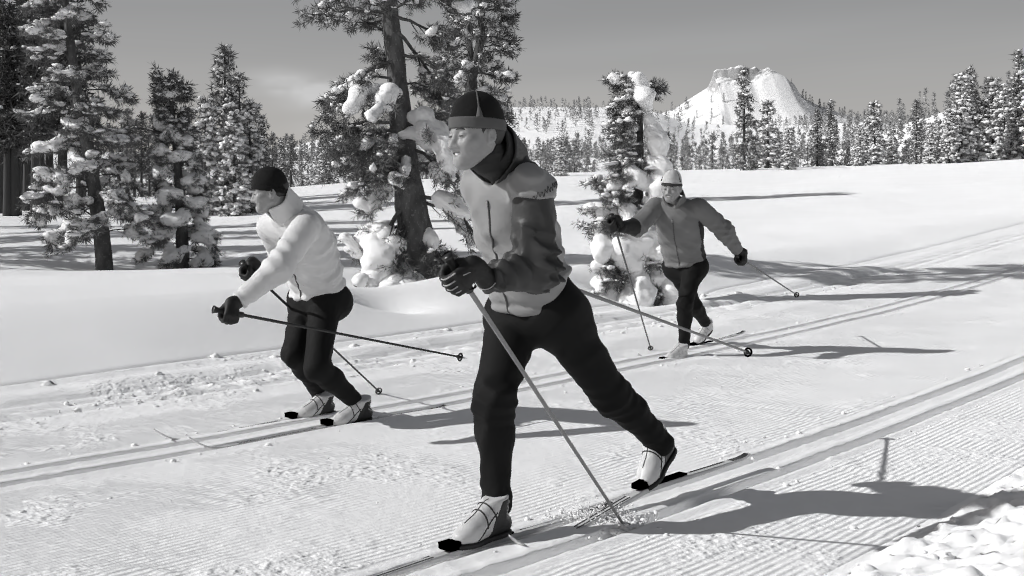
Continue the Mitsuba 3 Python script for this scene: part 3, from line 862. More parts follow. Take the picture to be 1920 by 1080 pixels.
for pts, rad in [
    (((1194, 150), (1200, 162), (1210, 180), (1212, 196)), (0.06, 0.085, 0.10, 0.07)),
    (((1218, 225), (1226, 245), (1232, 265), (1236, 285)), (0.085, 0.10, 0.10, 0.085)),
    (((1222, 305), (1238, 318), (1244, 338), (1240, 358)), (0.09, 0.13, 0.13, 0.10)),
    (((1180, 322), (1196, 330), (1210, 345)), (0.08, 0.09, 0.07)),
    (((1212, 350), (1215, 375), (1218, 400), (1220, 420)), (0.06, 0.07, 0.075, 0.07)),
    (((1180, 400), (1188, 420), (1192, 440), (1186, 455)), (0.10, 0.14, 0.13, 0.10)),
    (((1132, 400), (1128, 425), (1130, 450), (1128, 470)), (0.08, 0.10, 0.115, 0.10)),
    (((1165, 470), (1190, 478), (1205, 465), (1180, 492)), (0.14, 0.15, 0.10, 0.12)),
    (((1226, 450), (1238, 470), (1240, 500), (1232, 525)), (0.12, 0.15, 0.15, 0.11)),
    (((1140, 520), (1138, 540), (1130, 560), (1136, 580)), (0.10, 0.13, 0.15, 0.12)),
    (((1190, 520), (1196, 545), (1190, 575), (1185, 595), (1200, 590)), (0.12, 0.15, 0.17, 0.17, 0.14)),
    (((1255, 520), (1262, 545), (1258, 570)), (0.09, 0.12, 0.12)),
    (((1150, 600), (1170, 606), (1120, 592), (1215, 606)), (0.12, 0.12, 0.11, 0.10)),
]:
    jit = np.random.default_rng(int(pts[0][0]))
    c = np.array([at(*p, SY - 0.24 - 0.16 * jit.random()) for p in pts])
    obj('snow_clump', pieces(snow_pillow(c, np.array(rad) * 1.04 * FS * np.random.default_rng(int(pts[0][0])).uniform(0.75, 1.15, len(rad)), 0.026, int(pts[0][1]), 0.55, 5.0, 0.95, 0.030))[0], 'snow_load', 'snowy_tree')
# ---------------------------------------------------------------- trees in the middle distance and far off
def template(seed, H, reach, n_limbs, tufts_per, blades_n, blade, snow_share, snow_r, h, low=0.04, lean=0.02, droop=-0.25, power=1.0, keep=0.9, wide=0.10, dust=0.3, dab=0.06, lite=False):
    """trunk, crown and snow of one conifer of height H, standing at the origin; reach(u) is the limb length at height share u"""
    r = np.random.default_rng(seed)
    tp = np.array([[lean * H * u * u * math.cos(seed), lean * H * u * u * math.sin(seed), u * H] for u in np.linspace(-0.06, 1, 9)])
    trunk = tube(tp, np.interp(np.linspace(0, 1, 9), [0, 1], [0.021 * H, 0.003 * H]), 7)
    C, A, S, limbs = [], [], [], []
    for i in range(n_limbs):
        u = low + (1 - low) * ((i + r.uniform(0, 1)) / n_limbs) ** power
        if r.random() > keep: continue
        az = i * 2.39996 + r.uniform(-0.5, 0.5)
        L = reach(u) * H * r.uniform(0.6, 1.15)
        up = (0.25 if u > 0.8 else droop) + r.uniform(-0.2, 0.15)
        d = np.array([math.cos(az), math.sin(az), up])
        p0 = np.array([np.interp(u * H, tp[:, 2], tp[:, 0]), np.interp(u * H, tp[:, 2], tp[:, 1]), u * H])
        side = np.array([-math.sin(az), math.cos(az), 0])
        if not lite: limbs.append(tube(np.linspace(p0, p0 + d * L, 3), [0.004 * H, 0.003 * H, 0.001 * H], 3, False))
        m = max(2, int(tufts_per * (0.4 + L / (0.16 * H))))
        w = r.uniform(0.15, 1.0, m) ** 0.7
        c = p0 + d * L * w[:, None] + side * (r.normal(size=(m, 1)) * 0.28 * L * w[:, None]) + r.normal(size=(m, 3)) * 0.012 * H
        c[:, 2] += -0.06 * L * w ** 2
        C.append(c); A.append(np.tile(unit(d), (m, 1)) + r.normal(size=(m, 3)) * 0.4)
        sel = r.random(m) < snow_share * 0.5
        if r.random() < 0.75 and sel.any():
            S.append((c[sel] + np.array([0, 0, 0.5]) * snow_r, snow_r * r.uniform(0.6, 1.25, sel.sum())))
    m = 5
    c = np.stack([tp[-1, 0] + r.normal(size=m) * 0.006 * H, tp[-1, 1] + r.normal(size=m) * 0.006 * H, H * r.uniform(0.94, 1.0, m)], 1)
    C.append(c); A.append(np.tile([0, 0, 1.0], (m, 1)))
    crown = blades(np.vstack(C), np.vstack(A), blades_n, blade, blade * 0.22 if blades_n > 5 else blade * wide * 4, r, 0.95)
    allc = np.vstack(C[:-1]); sel = r.random(len(allc)) < dust
    snow = [dusting(allc[sel], dab, r, OCTA if lite else BALL0, 0.7)] + ([] if lite else [snow_pillow(p, q, h, int(r.integers(1e6)), 0.3, 0.5 / snow_r) for p, q in S])
    return join([trunk, *limbs]), crown, join(snow) if snow else None


cone_r = lambda a, b_: (lambda u: a * (1 - u) ** 0.8 + b_)
TEMPL = {}


def make_template(name, *a, **k):
    tr, cr, sn = template(*a, **k)
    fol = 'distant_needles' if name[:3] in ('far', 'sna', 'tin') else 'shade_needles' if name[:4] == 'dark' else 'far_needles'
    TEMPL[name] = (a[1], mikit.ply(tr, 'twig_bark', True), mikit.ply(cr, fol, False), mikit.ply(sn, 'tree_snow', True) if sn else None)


for i in range(4):      # spruces, dusted
    make_template(f'spruce{i}', 100 + i, 6.0, cone_r(0.145, 0.03), 74, 6, 9, 0.30, 0.42 + 0.06 * i, 0.11, 0.10, low=0.05, dust=0.7, dab=0.09)
for i in range(4):      # the same, heavily laden
    make_template(f'laden{i}', 120 + i, 5.5, cone_r(0.19, 0.05), 66, 6, 9, 0.30, 0.9, 0.125, 0.11, low=0.03, droop=-0.35, dust=0.95, dab=0.125)
for i in range(4):      # ragged pines with bare lower trunks
    make_template(f'ragged{i}', 140 + i, 9.0, lambda u: 0.10 * (1 - u) ** 0.5 + 0.03, 62, 6, 9, 0.42, 0.25, 0.16, 0.13, low=0.30, droop=-0.1, keep=0.8)
for i in range(3):      # tall dark forest pines
    make_template(f'dark{i}', 160 + i, 14.0, lambda u: 0.07 * (1 - u) ** 0.6 + 0.022, 90, 5, 8, 0.55, 0.12, 0.20, 0.17, low=0.34, droop=-0.15, keep=0.85, lean=0.008)
for i in range(5):      # far away
    make_template(f'far{i}', 180 + i, 7.0, cone_r(0.13, 0.03), 22, 3, 4, 0.75, 0.55, 0.28, 0.22, low=0.06, wide=0.09, dust=0.55, dab=0.19, lite=True)
for i in range(3):
    make_template(f'snag{i}', 200 + i, 8.0, lambda u: 0.045 * (1 - u) + 0.02, 22, 2, 3, 0.55, 0.3, 0.22, 0.17, low=0.35, keep=0.6, wide=0.08, dust=0.4, dab=0.14, lite=True)


for i in range(4):      # a few pixels high
    make_template(f'tiny{i}', 220 + i, 7.0, cone_r(0.14, 0.03), 12, 2, 3, 1.2, 0.5, 0.3, 0.3, low=0.05, wide=0.08, dust=0.5, dab=0.30, lite=True)


def put(name, templ, x, y, z, H, rot, label=None, group=None, cat='tree', sx=1.0):
    k = key_of(name)
    h0, tr, cr, sn = TEMPL[templ]
    s = H / h0
    m = T().translate([x, y, z]).rotate([0, 0, 1], rot).scale([s * sx, s * sx, s])
    for nm, d in (('trunk', tr), ('crown', cr), ('snow', sn)):
        if d is not None:
            scene[f'{k}__{nm}'] = {**d, 'to_world': m}
            labels.setdefault(f'{k}__{nm}', {'kind': 'stuff'}) if nm != 'trunk' else None
    tag(k, label, cat, group)
    return k


rt = np.random.default_rng(77)


ORD = ['', 'second ', 'third ', 'fourth ', 'fifth ', 'sixth ', 'seventh ', 'eighth ', 'ninth ', 'tenth ', 'eleventh ', 'twelfth ', 'thirteenth ', 'fourteenth ', 'fifteenth ', 'sixteenth ', 'seventeenth ']
ROWS = {}


def mid_tree(name, templ, px, base, top, Y, label, group=None, sx=1.0):
    """a tree whose foot the photograph shows at (px, base) and whose top at row top, Y metres off"""
    p = at(px, base, Y); H = (base - top) / FOC * Y
    gz_ = zg(p[0], p[1]) if Y < 110 else p[2]
    H += p[2] - gz_ if Y < 110 else 0
    k = put(name, templ, p[0], p[1], gz_ - 0.05, H, float(rt.uniform(0, 360)), label, group, sx=sx)
    if group: ROWS.setdefault(group, []).append((px, k, label))
    return k


# left of the trail: the two laden pines are built with their own limbs
LY = 17.2
lt = [at(198, 530, LY), at(190, 440, LY), at(176, 350, LY), at(160, 250, LY + 0.1), at(148, 190, LY + 0.1), at(132, 80, LY + 0.1), at(122, 0, LY + 0.1), at(112, -90, LY)]
l_limbs = whorls(lt, lt[1][2] - 0.05, lt[-1][2] - 0.1, 40, lambda z: 1.05 - 0.72 * (z - 1.0) / 4.2, 41, lambda z: -0.28 + 0.06 * z, sag=0.10, r=0.012, twigs=10, twig_len=0.30, per=4, snow=lambda z: 0.34 if z < 2.6 else 0.18, pillow=0.064, patch=0.45, dust=0.65, dab=0.058)
l_limbs += [dict(p0=trunk_at(lt, z), p1=at(px, py, LY + dy), sag=0.12, r=0.016, twigs=13, twig_len=0.3, per=4, snow=0.42, pillow=0.065, patch=0.45, dust=0.4, dab=0.05) for z, px, py, dy in
            ((1.0, 95, 455, -.2), (1.1, 70, 400, .1), (0.9, 130, 450, -.5), (1.2, 235, 395, 0), (1.4, 225, 370, -.3), (1.7, 75, 330, -.2), (1.3, 110, 390, -.5))]
make_tree('laden_pine', 'snowy pine with a bare lower trunk, leftmost near tree, leaning up to the left', 'tree', lt, [0.135, 0.12, 0.105, 0.095, 0.08, 0.07, 0.05, 0.03], l_limbs, 51, tuft=(16, 0.125, 0.013), h=0.062, snow_r=0.085)
GY = 18.2
gt_ = [at(341, 535, GY), at(342, 470, GY), at(338, 380, GY), at(330, 280, GY), at(322, 200, GY), at(318, 138, GY)]
g_limbs = whorls(gt_, 0.45, gt_[-1][2] - 0.08, 42, lambda z: max(0.10, 0.66 - 0.62 * ((z - 0.45) / 3.0) ** 0.8), 43, lambda z: -0.35 + 0.15 * z, sag=0.10, r=0.012, twigs=9, twig_len=0.24, per=4, snow=lambda z: 0.46 if z < 2.0 else (0.26 if z < 2.7 else 0.05), pillow=0.072, patch=0.5, dust=0.5, dab=0.045)
make_tree('laden_pine', 'smaller cone-shaped pine hung with snow clumps, standing just right of the leftmost near pine', 'tree', gt_, [0.12, 0.10, 0.085, 0.06, 0.04, 0.015], g_limbs, 53, tuft=(16, 0.115, 0.013), h=0.062, snow_r=0.1)
# the tall pine behind the main one: two stems show
BY = 40.0
bt_ = [at(885, 340, BY), at(884, 150, BY), at(900, 80, BY), at(903, 0, BY), at(908, -90, BY)]
b_limbs = whorls(bt_, 2.6, bt_[-1][2] - 0.2, 46, lambda z: 1.75 - 0.09 * z, 47, -0.15, sag=0.08, r=0.03, twigs=10, twig_len=0.7, per=4, dust=0.25, dab=0.09, snow=0.2, pillow=0.13, patch=0.75)
make_tree('forked_pine', 'tall pine in the background whose upper stem rises behind the foremost skier', 'tree', bt_, [0.26, 0.2, 0.17, 0.13, 0.05], b_limbs, 57, tuft=(12, 0.26, 0.035), h=0.10, snow_r=0.2)
ct_ = [at(893, 200, BY), at(885, 120, BY), at(878, 50, BY), at(880, -50, BY)]
k = 'forked_pine'
obj('stem', tube(curve(ct_, 20), np.linspace(0.12, 0.06, 20), 10, True, 0.1, 3), 'bark', k)

for a in [
    ('background_spruce', 'spruce0', 424, 362, 90, 42, 'tallest of the dense snow-dusted spruces just left of the hooded skier line'),
    ('background_spruce', 'laden1', 385, 360, 185, 41, None), ('background_spruce', 'spruce2', 452, 362, 145, 43, None), ('background_spruce', 'laden0', 470, 358, 190, 42, None),
    ('background_spruce', 'laden2', 440, 366, 210, 40, None), ('background_spruce', 'spruce1', 492, 352, 215, 46, None),
]:
    G = 'spruces clustered behind the second skier'
    mid_tree(*a[:6], 'tall spruce rising highest from the clump behind the second skier' if a[2] == 424 else 'snow-dusted spruce in the clump behind the left skier', None if a[2] == 424 else G, sx=0.95)
for px, base, top, t_, lab in ((612, 345, 248, 'laden3', 'small bushy spruce alone on the snow between the second skier and the big pine'), (1395, 336, 128, 'spruce3', 'tall dark spruce standing before the right flank of the peak'),
                               (1440, 326, 190, 'laden0', 'pale snowy pine just right of the tall dark spruce below the peak'), (1478, 330, 240, 'laden1', 'low laden spruce right of the tall dark spruce, in front of a pale pine'),
                               (1532, 326, 205, 'spruce1', 'left one of two slim snowy spruces standing close together'), (1560, 324, 190, 'spruce2', 'right one of two slim snowy spruces standing close together'),
                               (1640, 320, 192, 'laden2', 'broad spruce coated white with snow, midway along the right tree line'), (1612, 318, 235, 'laden3', None), (1672, 318, 240, 'laden0', None),
                               (1718, 318, 188, 'spruce0', None), (1745, 314, 230, 'laden1', None), (1780, 312, 205, 'laden3', None), (1800, 314, 140, 'laden0', 'tallest of the white-crusted spruces near the right edge'), (1822, 308, 128, 'spruce3', None),
                               (1838, 312, 190, 'laden2', None), (1862, 308, 148, 'laden1', None), (1885, 306, 170, 'laden3', None), (1908, 306, 100, 'spruce2', 'tall dark spruce cut by the right edge of the picture'), (1935, 304, 130, 'laden0', None), (1895, 306, 225, 'laden1', None),
                               (1052, 322, 255, 'laden2', 'small spruce at the meadow edge between the first and third skier'), (1760, 316, 255, 'laden2', None), (1700, 318, 262, 'laden3', None), (1590, 318, 262, 'spruce1', None)):
    mid_tree('snowy_spruce', t_, px, base, top, 72 + float(rt.uniform(-3, 8)), lab or 'snow-crusted spruce in the right tree line', None if lab else 'spruces in the right tree line', sx=1.1 if t_.startswith('laden') else 0.95)
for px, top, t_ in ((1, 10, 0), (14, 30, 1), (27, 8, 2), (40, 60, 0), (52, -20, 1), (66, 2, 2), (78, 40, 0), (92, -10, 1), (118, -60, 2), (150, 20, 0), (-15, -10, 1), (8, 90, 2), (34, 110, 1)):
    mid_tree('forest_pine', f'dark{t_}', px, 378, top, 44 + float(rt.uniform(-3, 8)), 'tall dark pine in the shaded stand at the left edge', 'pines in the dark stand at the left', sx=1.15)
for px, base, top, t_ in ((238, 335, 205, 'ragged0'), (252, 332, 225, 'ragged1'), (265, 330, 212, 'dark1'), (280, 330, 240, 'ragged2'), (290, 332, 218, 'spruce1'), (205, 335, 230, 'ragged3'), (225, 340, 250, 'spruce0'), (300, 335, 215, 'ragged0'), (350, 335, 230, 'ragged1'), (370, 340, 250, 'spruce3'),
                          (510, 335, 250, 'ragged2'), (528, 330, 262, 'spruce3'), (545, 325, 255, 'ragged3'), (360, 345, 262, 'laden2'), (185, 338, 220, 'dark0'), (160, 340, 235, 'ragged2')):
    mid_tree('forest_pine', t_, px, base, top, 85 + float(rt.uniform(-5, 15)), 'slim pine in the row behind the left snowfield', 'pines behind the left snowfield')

for g_, row in ROWS.items():
    for n_, (_, k_, lab) in enumerate(sorted(row)):
        labels[k_]['label'] = f'{lab}, {ORD[n_]}leftmost'.replace('second leftmost', 'second from the left') if n_ == 0 else f'{lab}, {ORD[n_]}from the left'

# pines just outside the left edge: the photograph shows the shade they throw over the hollow
for x, y, H in ((-9.6, 15.6, 4.2), (-11.0, 17.5, 6.0), (-12.4, 19.2, 7.0), (-15.0, 22.5, 8.0), (-14.0, 25.5, 9.0), (-18.0, 29.5, 11.0)):
    put('forest_pine', f'ragged{int(y) % 4}', x, y, zg(x, y) - 0.1, H, float(rt.uniform(0, 360)), 'pine standing just outside the left edge, known by its shadow on the hollow', 'pines outside the left edge', sx=1.25)

# the forest beyond the meadow, up the hills and round the foot of the mountain
FAR = []
while len(FAR) < 1750:
    px = rt.uniform(430, 2000); Y = 105 * (1000 / 105) ** (rt.random() ** 0.62)
    x = (px - 960) / FOC * Y
    dens = float(meshkit.fbm(np.array([[x / 60, Y / 130, 0.0]]), 3, 12)[0])
    lim = 0.34 if Y < 260 else 0.46
    if dens < lim + rt.uniform(-0.06, 0.06): continue
    if px < 640 and Y < 140: continue
    FAR.append((x, Y))
while len(FAR) < 2900:                      # frosted woods on the far ridges
    px = rt.uniform(560, 2000); Y = rt.uniform(430, 980); x = (px - 960) / FOC * Y
    if float(meshkit.fbm(np.array([[x / 70, Y / 110, 4.0]]), 3, 15)[0]) > 0.44 + rt.uniform(-0.05, 0.05): FAR.append((x, Y))
FAR = np.array(FAR)
fz = far_land(FAR[:, 0], FAR[:, 1])
near_b = FAR[:, 1] < 150
fz[near_b] = [zg(*p) * (1 - sstep(105, 150, math.hypot(*p))) + z * sstep(105, 150, math.hypot(*p)) for p, z in zip(FAR[near_b], fz[near_b])]
order = np.argsort(FAR[:, 1])
rest_parts = {'far_needles': [], 'tree_snow': []}
for n_, i in enumerate(order):
    x, y = FAR[i]; z = fz[i]
    H = float(rt.uniform(3.2, 7.5)) * (0.8 if y < 160 else 1.0)
    t_ = f'tiny{rt.integers(4)}' if y > 430 else f'far{rt.integers(5)}' if rt.random() > 0.14 else f'snag{rt.integers(3)}'
    rot = float(rt.uniform(0, 360))
    if n_ < 250:
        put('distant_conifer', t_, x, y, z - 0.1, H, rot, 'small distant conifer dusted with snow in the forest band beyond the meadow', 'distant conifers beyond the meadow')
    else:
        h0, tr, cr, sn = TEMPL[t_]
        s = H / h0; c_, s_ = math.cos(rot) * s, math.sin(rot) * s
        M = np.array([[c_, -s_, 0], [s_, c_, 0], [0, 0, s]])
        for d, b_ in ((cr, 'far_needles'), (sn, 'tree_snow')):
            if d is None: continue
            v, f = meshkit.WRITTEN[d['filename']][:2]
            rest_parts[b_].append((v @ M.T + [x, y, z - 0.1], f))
# scattered trees on the mountain's flanks
for _ in range(150):
    px = rt.uniform(1180, 1640); row = np.interp(px, prof[:, 0], prof[:, 1]) + abs(rt.normal()) * (16 if px > 1480 or px < 1290 else 60)
    if 1290 < px < 1480 and (row < 190 or rt.random() < 0.55): continue
    j = int((px - 900) / (mx[1] - mx[0])); col = mz[min(j, len(mx) - 1)]
    rows = HOR - (col - CAM_H) / (du + MY) * FOC
    q_ = np.where(np.diff(np.sign(rows - row)) != 0)[0]
    if not len(q_): continue
    v, f = meshkit.WRITTEN[TEMPL[f'far{rt.integers(5)}'][2]['filename']][:2]
    s = float(rt.uniform(7, 13)) / 7
    rest_parts['far_needles'].append((v * s * [1, 1, 1] + [UX[j, 0], MY + du[q_[0]], col[q_[0]] - 1], f))
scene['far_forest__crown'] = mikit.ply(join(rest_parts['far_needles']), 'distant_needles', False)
scene['far_forest__snow'] = mikit.ply(join(rest_parts['tree_snow']), 'tree_snow', True)
tag('far_forest', 'mass of tiny far conifers covering the hills below the peak', 'forest', kind='stuff')
for k_ in ('far_forest__crown', 'far_forest__snow'): labels[k_] = {'kind': 'stuff'}
# ---------------------------------------------------------------- people
def cloth_bump(f, a):
    def fn(p, n, uv): return a * fb(p.x * f, p.y * f, p.z * f, 3)
    return fn


def cloth(name, v, rough=0.65, sheen=0.3, bf=60, ba=0.0012, spec=0.25, var=0.12):
    def tone(p, n, uv): return mi.Color3f(v * (1 - var + 2 * var * fb(p.x * 9, p.y * 9, p.z * 9, 3)))
    return mat(name, bump(principled({**proc(tone)}, rough, spec, sheen=sheen), cloth_bump(bf, ba), 1.0, 1.5e-3))


cloth('jacket_grey', 0.235, 0.55); cloth('jacket_dark', 0.042, 0.5); cloth('collar_dark', 0.022, 0.8); cloth('jacket_pale', 0.56, 0.6, ba=0.001)
cloth('jacket_slate', 0.15, 0.7); cloth('panel_black', 0.022, 0.7); cloth('tights_black', 0.009, 0.75, sheen=0.05, spec=0.12, bf=40); cloth('glove_black', 0.012, 0.6, sheen=0.1, spec=0.3, bf=120)
cloth('hat_black', 0.013, 0.95, bf=150, spec=0.1); cloth('hat_band_grey', 0.085, 0.95, bf=150); cloth('hat_white', 0.44, 0.95, bf=90, ba=0.004); cloth('hat_band_dark', 0.04, 0.95, bf=150)
cloth('boot_silver', 0.52, 0.4, bf=30, ba=0.0015); cloth('boot_dark', 0.03, 0.45)
mat('piping_grey', principled(0.32, 0.6))
mat('zip_metal', principled(0.35, 0.35, 0.6, metallic=0.4))
mat('zip_dark', principled(0.07, 0.5))


def skin_tone(p, n, uv): return mi.Color3f(0.21 + 0.09 * fb(p.x * 45, p.y * 45, p.z * 45, 3))


mat('skin', bump(principled({**proc(skin_tone)}, 0.5, 0.4), cloth_bump(220, 0.0006), 1.0, 8e-4))
mat('lip', principled(0.15, 0.45, 0.4)); mat('teeth', principled(0.75, 0.3, 0.5)); mat('eye_dark', principled(0.03, 0.15, 0.6)); mat('eye_white', principled(0.5, 0.2, 0.5))
mat('hair', principled(0.035, 0.6, 0.3))
mat('rubber', principled(0.018, 0.6, 0.3)); mat('ski_top', principled(0.5, 0.25, 0.6, clearcoat=0.6)); mat('ski_dark', principled(0.02, 0.3, 0.5)); mat('ski_edge', principled(0.05, 0.4, 0.5))
mat('pole_shaft', principled(0.10, 0.35, 0.5)); mat('pole_pale', principled(0.20, 0.35, 0.5)); mat('pole_black', principled(0.015, 0.35, 0.5)); mat('metal_tip', principled(0.4, 0.3, 0.5, metallic=0.8))


def wrinkle(P, f, amp, seed):
    """ridged folds: sharp little valleys, broad crests"""
    n_ = meshkit.fbm(P * f, 3, seed)
    return amp * (1 - np.abs(n_ - 0.5) * 5).clip(-0.6, 1)


def folds(P, d, wl, amp, seed, cover=0.5):
    """creases of cloth: bent ridges across direction d, here and there"""
    warp = meshkit.noise(P * 3.2, seed)
    ph = (P @ unit(d)) / wl + 1.7 * warp
    v = 0.5 + 0.5 * np.cos(2 * np.pi * ph)
    m_ = sstep(cover - 0.16, cover + 0.16, meshkit.noise(P * 5.5, seed + 1))
    return amp * (1.3 * v ** 1.7 - 0.45) * m_


def torso(P, a, b, ra, rb, hs, ws, ds, bend=0.0):
    a, b = np.asarray(a, float), np.asarray(b, float); ax = b - a; L2 = ax @ ax
    h = (P - a) @ ax / L2
    hc = np.clip(h, 0, 1)
    R = np.asarray(ra)[None] * (1 - hc[..., None]) + np.asarray(rb)[None] * hc[..., None]
    F0 = unit(np.cross(ax, np.asarray(ra)));
    if F0[1] > 0: F0 = -F0
    c = a + hc[..., None] * ax + (bend * 4 * hc * (1 - hc))[..., None] * -F0
    q = P - c; q = q - ((q @ ax) / L2)[..., None] * ax
    R = unit(R - ((R @ ax) / L2)[..., None] * ax)
    u_ = (q * R).sum(-1); v_ = np.sqrt(np.maximum((q * q).sum(-1) - u_ * u_, 0))
    w, d = np.interp(h, hs, ws), np.interp(h, hs, ds)
    k = (np.abs(u_ / w) ** 2.3 + np.abs(v_ / d) ** 2.3) ** (1 / 2.3)
    dd = (k - 1) * np.minimum(w, d) * 0.95
    cap = np.maximum(h - 1, -h) * math.sqrt(L2)
    return smax(dd, cap, 0.03)


def half(P, p, n): return (P - np.asarray(p)) @ unit(n)


def head_frame(f, up=(0, 0, 1), roll=0.0):
    f = unit(f); r = unit(np.cross(f, up)); u_ = np.cross(r, f)
    r, u_ = r * math.cos(roll) + u_ * math.sin(roll), u_ * math.cos(roll) - r * math.sin(roll)
    return np.stack([r, f, u_])      # rows: right, forward, up


def build_head(k, c, M, s, neck, h, smile=1.0):
    """head and neck as one skin; eyes, mouth, brows and hair are parts"""
    c = np.asarray(c, float)
    W = lambda r, f, u_: c + s * (np.array([r, f, u_], float) @ M)
    nk = (np.asarray(neck) - c) @ M.T / s

    def fn(Pw):
        P = (Pw - c) @ M.T / s
        d = ell(P, (0, -0.012, 0.032), np.eye(3), (0.076, 0.097, 0.090))
        d = smin(d, ell(P, (0, 0.028, -0.032), np.eye(3), (0.056, 0.062, 0.064)), 0.04)
        d = smin(d, cone(P, (-0.046, -0.002, -0.044), (0.0, 0.062, -0.084), 0.017, 0.018), 0.04)
        d = smin(d, cone(P, (0.046, -0.002, -0.044), (0.0, 0.062, -0.084), 0.017, 0.018), 0.04)
        d = smin(d, ell(P, (0, 0.071, -0.084), np.eye(3), (0.021, 0.015, 0.015)), 0.018)
        for sx_ in (-1, 1):
            d = smin(d, ell(P, (sx_ * 0.042, 0.063, -0.020), np.eye(3), (0.021, 0.023, 0.018)), 0.026)        # cheek
            d = smin(d, cone(P, (sx_ * 0.012, 0.081, 0.026), (sx_ * 0.044, 0.066, 0.024), 0.011, 0.010), 0.014)  # brow
            d = smax(d, -(np.sqrt((((P - np.array([sx_ * 0.031, 0.098, 0.004])) / np.array([1.3, 1, 0.9])) ** 2).sum(-1)) - 0.0175), 0.012)
            e = smin(ell(P, (sx_ * 0.080, -0.008, 0.0), np.eye(3), (0.009, 0.019, 0.026)), ell(P, (sx_ * 0.078, -0.002, -0.022), np.eye(3), (0.007, 0.010, 0.012)), 0.008)
            e = smax(e, -ell(P, (sx_ * 0.089, -0.004, 0.0), np.eye(3), (0.007, 0.011, 0.017)), 0.004)
            d = smin(d, e, 0.008)
            d = smin(d, ell(P, (sx_ * 0.031, 0.078, 0.004), np.eye(3), (0.0145, 0.0125, 0.0125)), 0.004)          # lids
            d = smin(d, ell(P, (sx_ * 0.014, 0.093, -0.034), np.eye(3), (0.009, 0.012, 0.009)), 0.007)           # nostril wing
            d = smin(d, cone(P, (sx_ * 0.017, 0.087, -0.036), (sx_ * 0.036, 0.069, -0.058), 0.007, 0.008), 0.012)  # smile fold
        d = smin(d, cone(P, (0, 0.083, 0.014), (0, 0.106, -0.031), 0.0085, 0.0118), 0.012)                       # nose
        d = smin(d, cone(P, (-0.024, 0.075, -0.051), (0.024, 0.075, -0.051), 0.0085, 0.0085), 0.008)
        d = smin(d, cone(P, (-0.020, 0.074, -0.068), (0.020, 0.074, -0.068), 0.0085, 0.0085), 0.008)
        m_ = np.minimum(cone(P, (-0.034, 0.074, -0.0475), (0, 0.088, -0.060), 0.0032, 0.0062), cone(P, (0.034, 0.074, -0.0475), (0, 0.088, -0.060), 0.0032, 0.0062))
        d = smax(d, -m_, 0.004)
        d = smin(d, cone(P, (0, -0.028, -0.060), nk, 0.052, 0.058), 0.018)
        return d * s
    lo = np.min([W(*x) for x in np.ndindex(1, 1, 1)] + [c - 0.15 * s, np.asarray(neck) - 0.07], axis=0); hi = np.max([c + 0.15 * s, np.asarray(neck) + 0.07], axis=0)
    obj('head', field_mesh(fn, lo, hi, h), 'skin', k)
    hd = f'{k}__head'
    ball = trimesh.creation.icosphere(3)

    def blob(name, p, r_, m_):
        v = W(*p) + (np.array(ball.vertices) * r_ * s) @ M
        return obj(name, (v, ball.faces), m_, hd)
    for sx_ in (-1, 1):
        blob('eye', (sx_ * 0.031, 0.0815, 0.003), (0.0125, 0.0115, 0.0035), 'eye_dark')
        br = curve([W(sx_ * 0.013, 0.0925, 0.025), W(sx_ * 0.029, 0.0895, 0.029), W(sx_ * 0.046, 0.076, 0.022)], 9)
        obj('eyebrow', tube(br, 0.0030 * s * np.sin(np.linspace(0.6, 2.7, 9)), 6), 'hair', hd)
    mouth = curve([W(-0.030, 0.0715, -0.0485), W(0, 0.0832, -0.0590), W(0.030, 0.0715, -0.0485)], 13)
    obj('teeth', tube(mouth, s * 0.0046 * np.sin(np.linspace(0.25, 2.9, 13)), 8), 'teeth', hd)
    low = curve([W(-0.028, 0.074, -0.0545), W(0, 0.0860, -0.0675), W(0.028, 0.074, -0.0545)], 13)
    obj('lip', tube(low, s * 0.0040 * np.sin(np.linspace(0.3, 2.85, 13)), 8), 'lip', hd)
    return W


def build_hair(k, c, M, s, h, z0=0.03):
    c = np.asarray(c, float)

    def fn(Pw):
        P = (Pw - c) @ M.T / s
        d = ell(P, (0, -0.014, 0.030), np.eye(3), (0.0785, 0.0985, 0.092))
        d = np.maximum(d, P[..., 1] - 0.022 - 0.2 * P[..., 2])
        d = np.maximum(d, -(P[..., 2] + 0.034 - 0.35 * np.clip(P[..., 1] + 0.03, 0, 1)))
        d = np.maximum(d, P[..., 2] - 0.07)
        d = d - 0.002 * (meshkit.noise(P * np.array([300, 300, 90]), 3) - 0.3)
        for sx_ in (-1, 1):
            d = np.maximum(d, -ell(P, (sx_ * 0.08, -0.004, -0.010), np.eye(3), (0.03, 0.028, 0.038)))
        return d * s
    obj('hair', field_mesh(fn, c - 0.14 * s, c + 0.14 * s, h), 'hair', f'{k}__head')


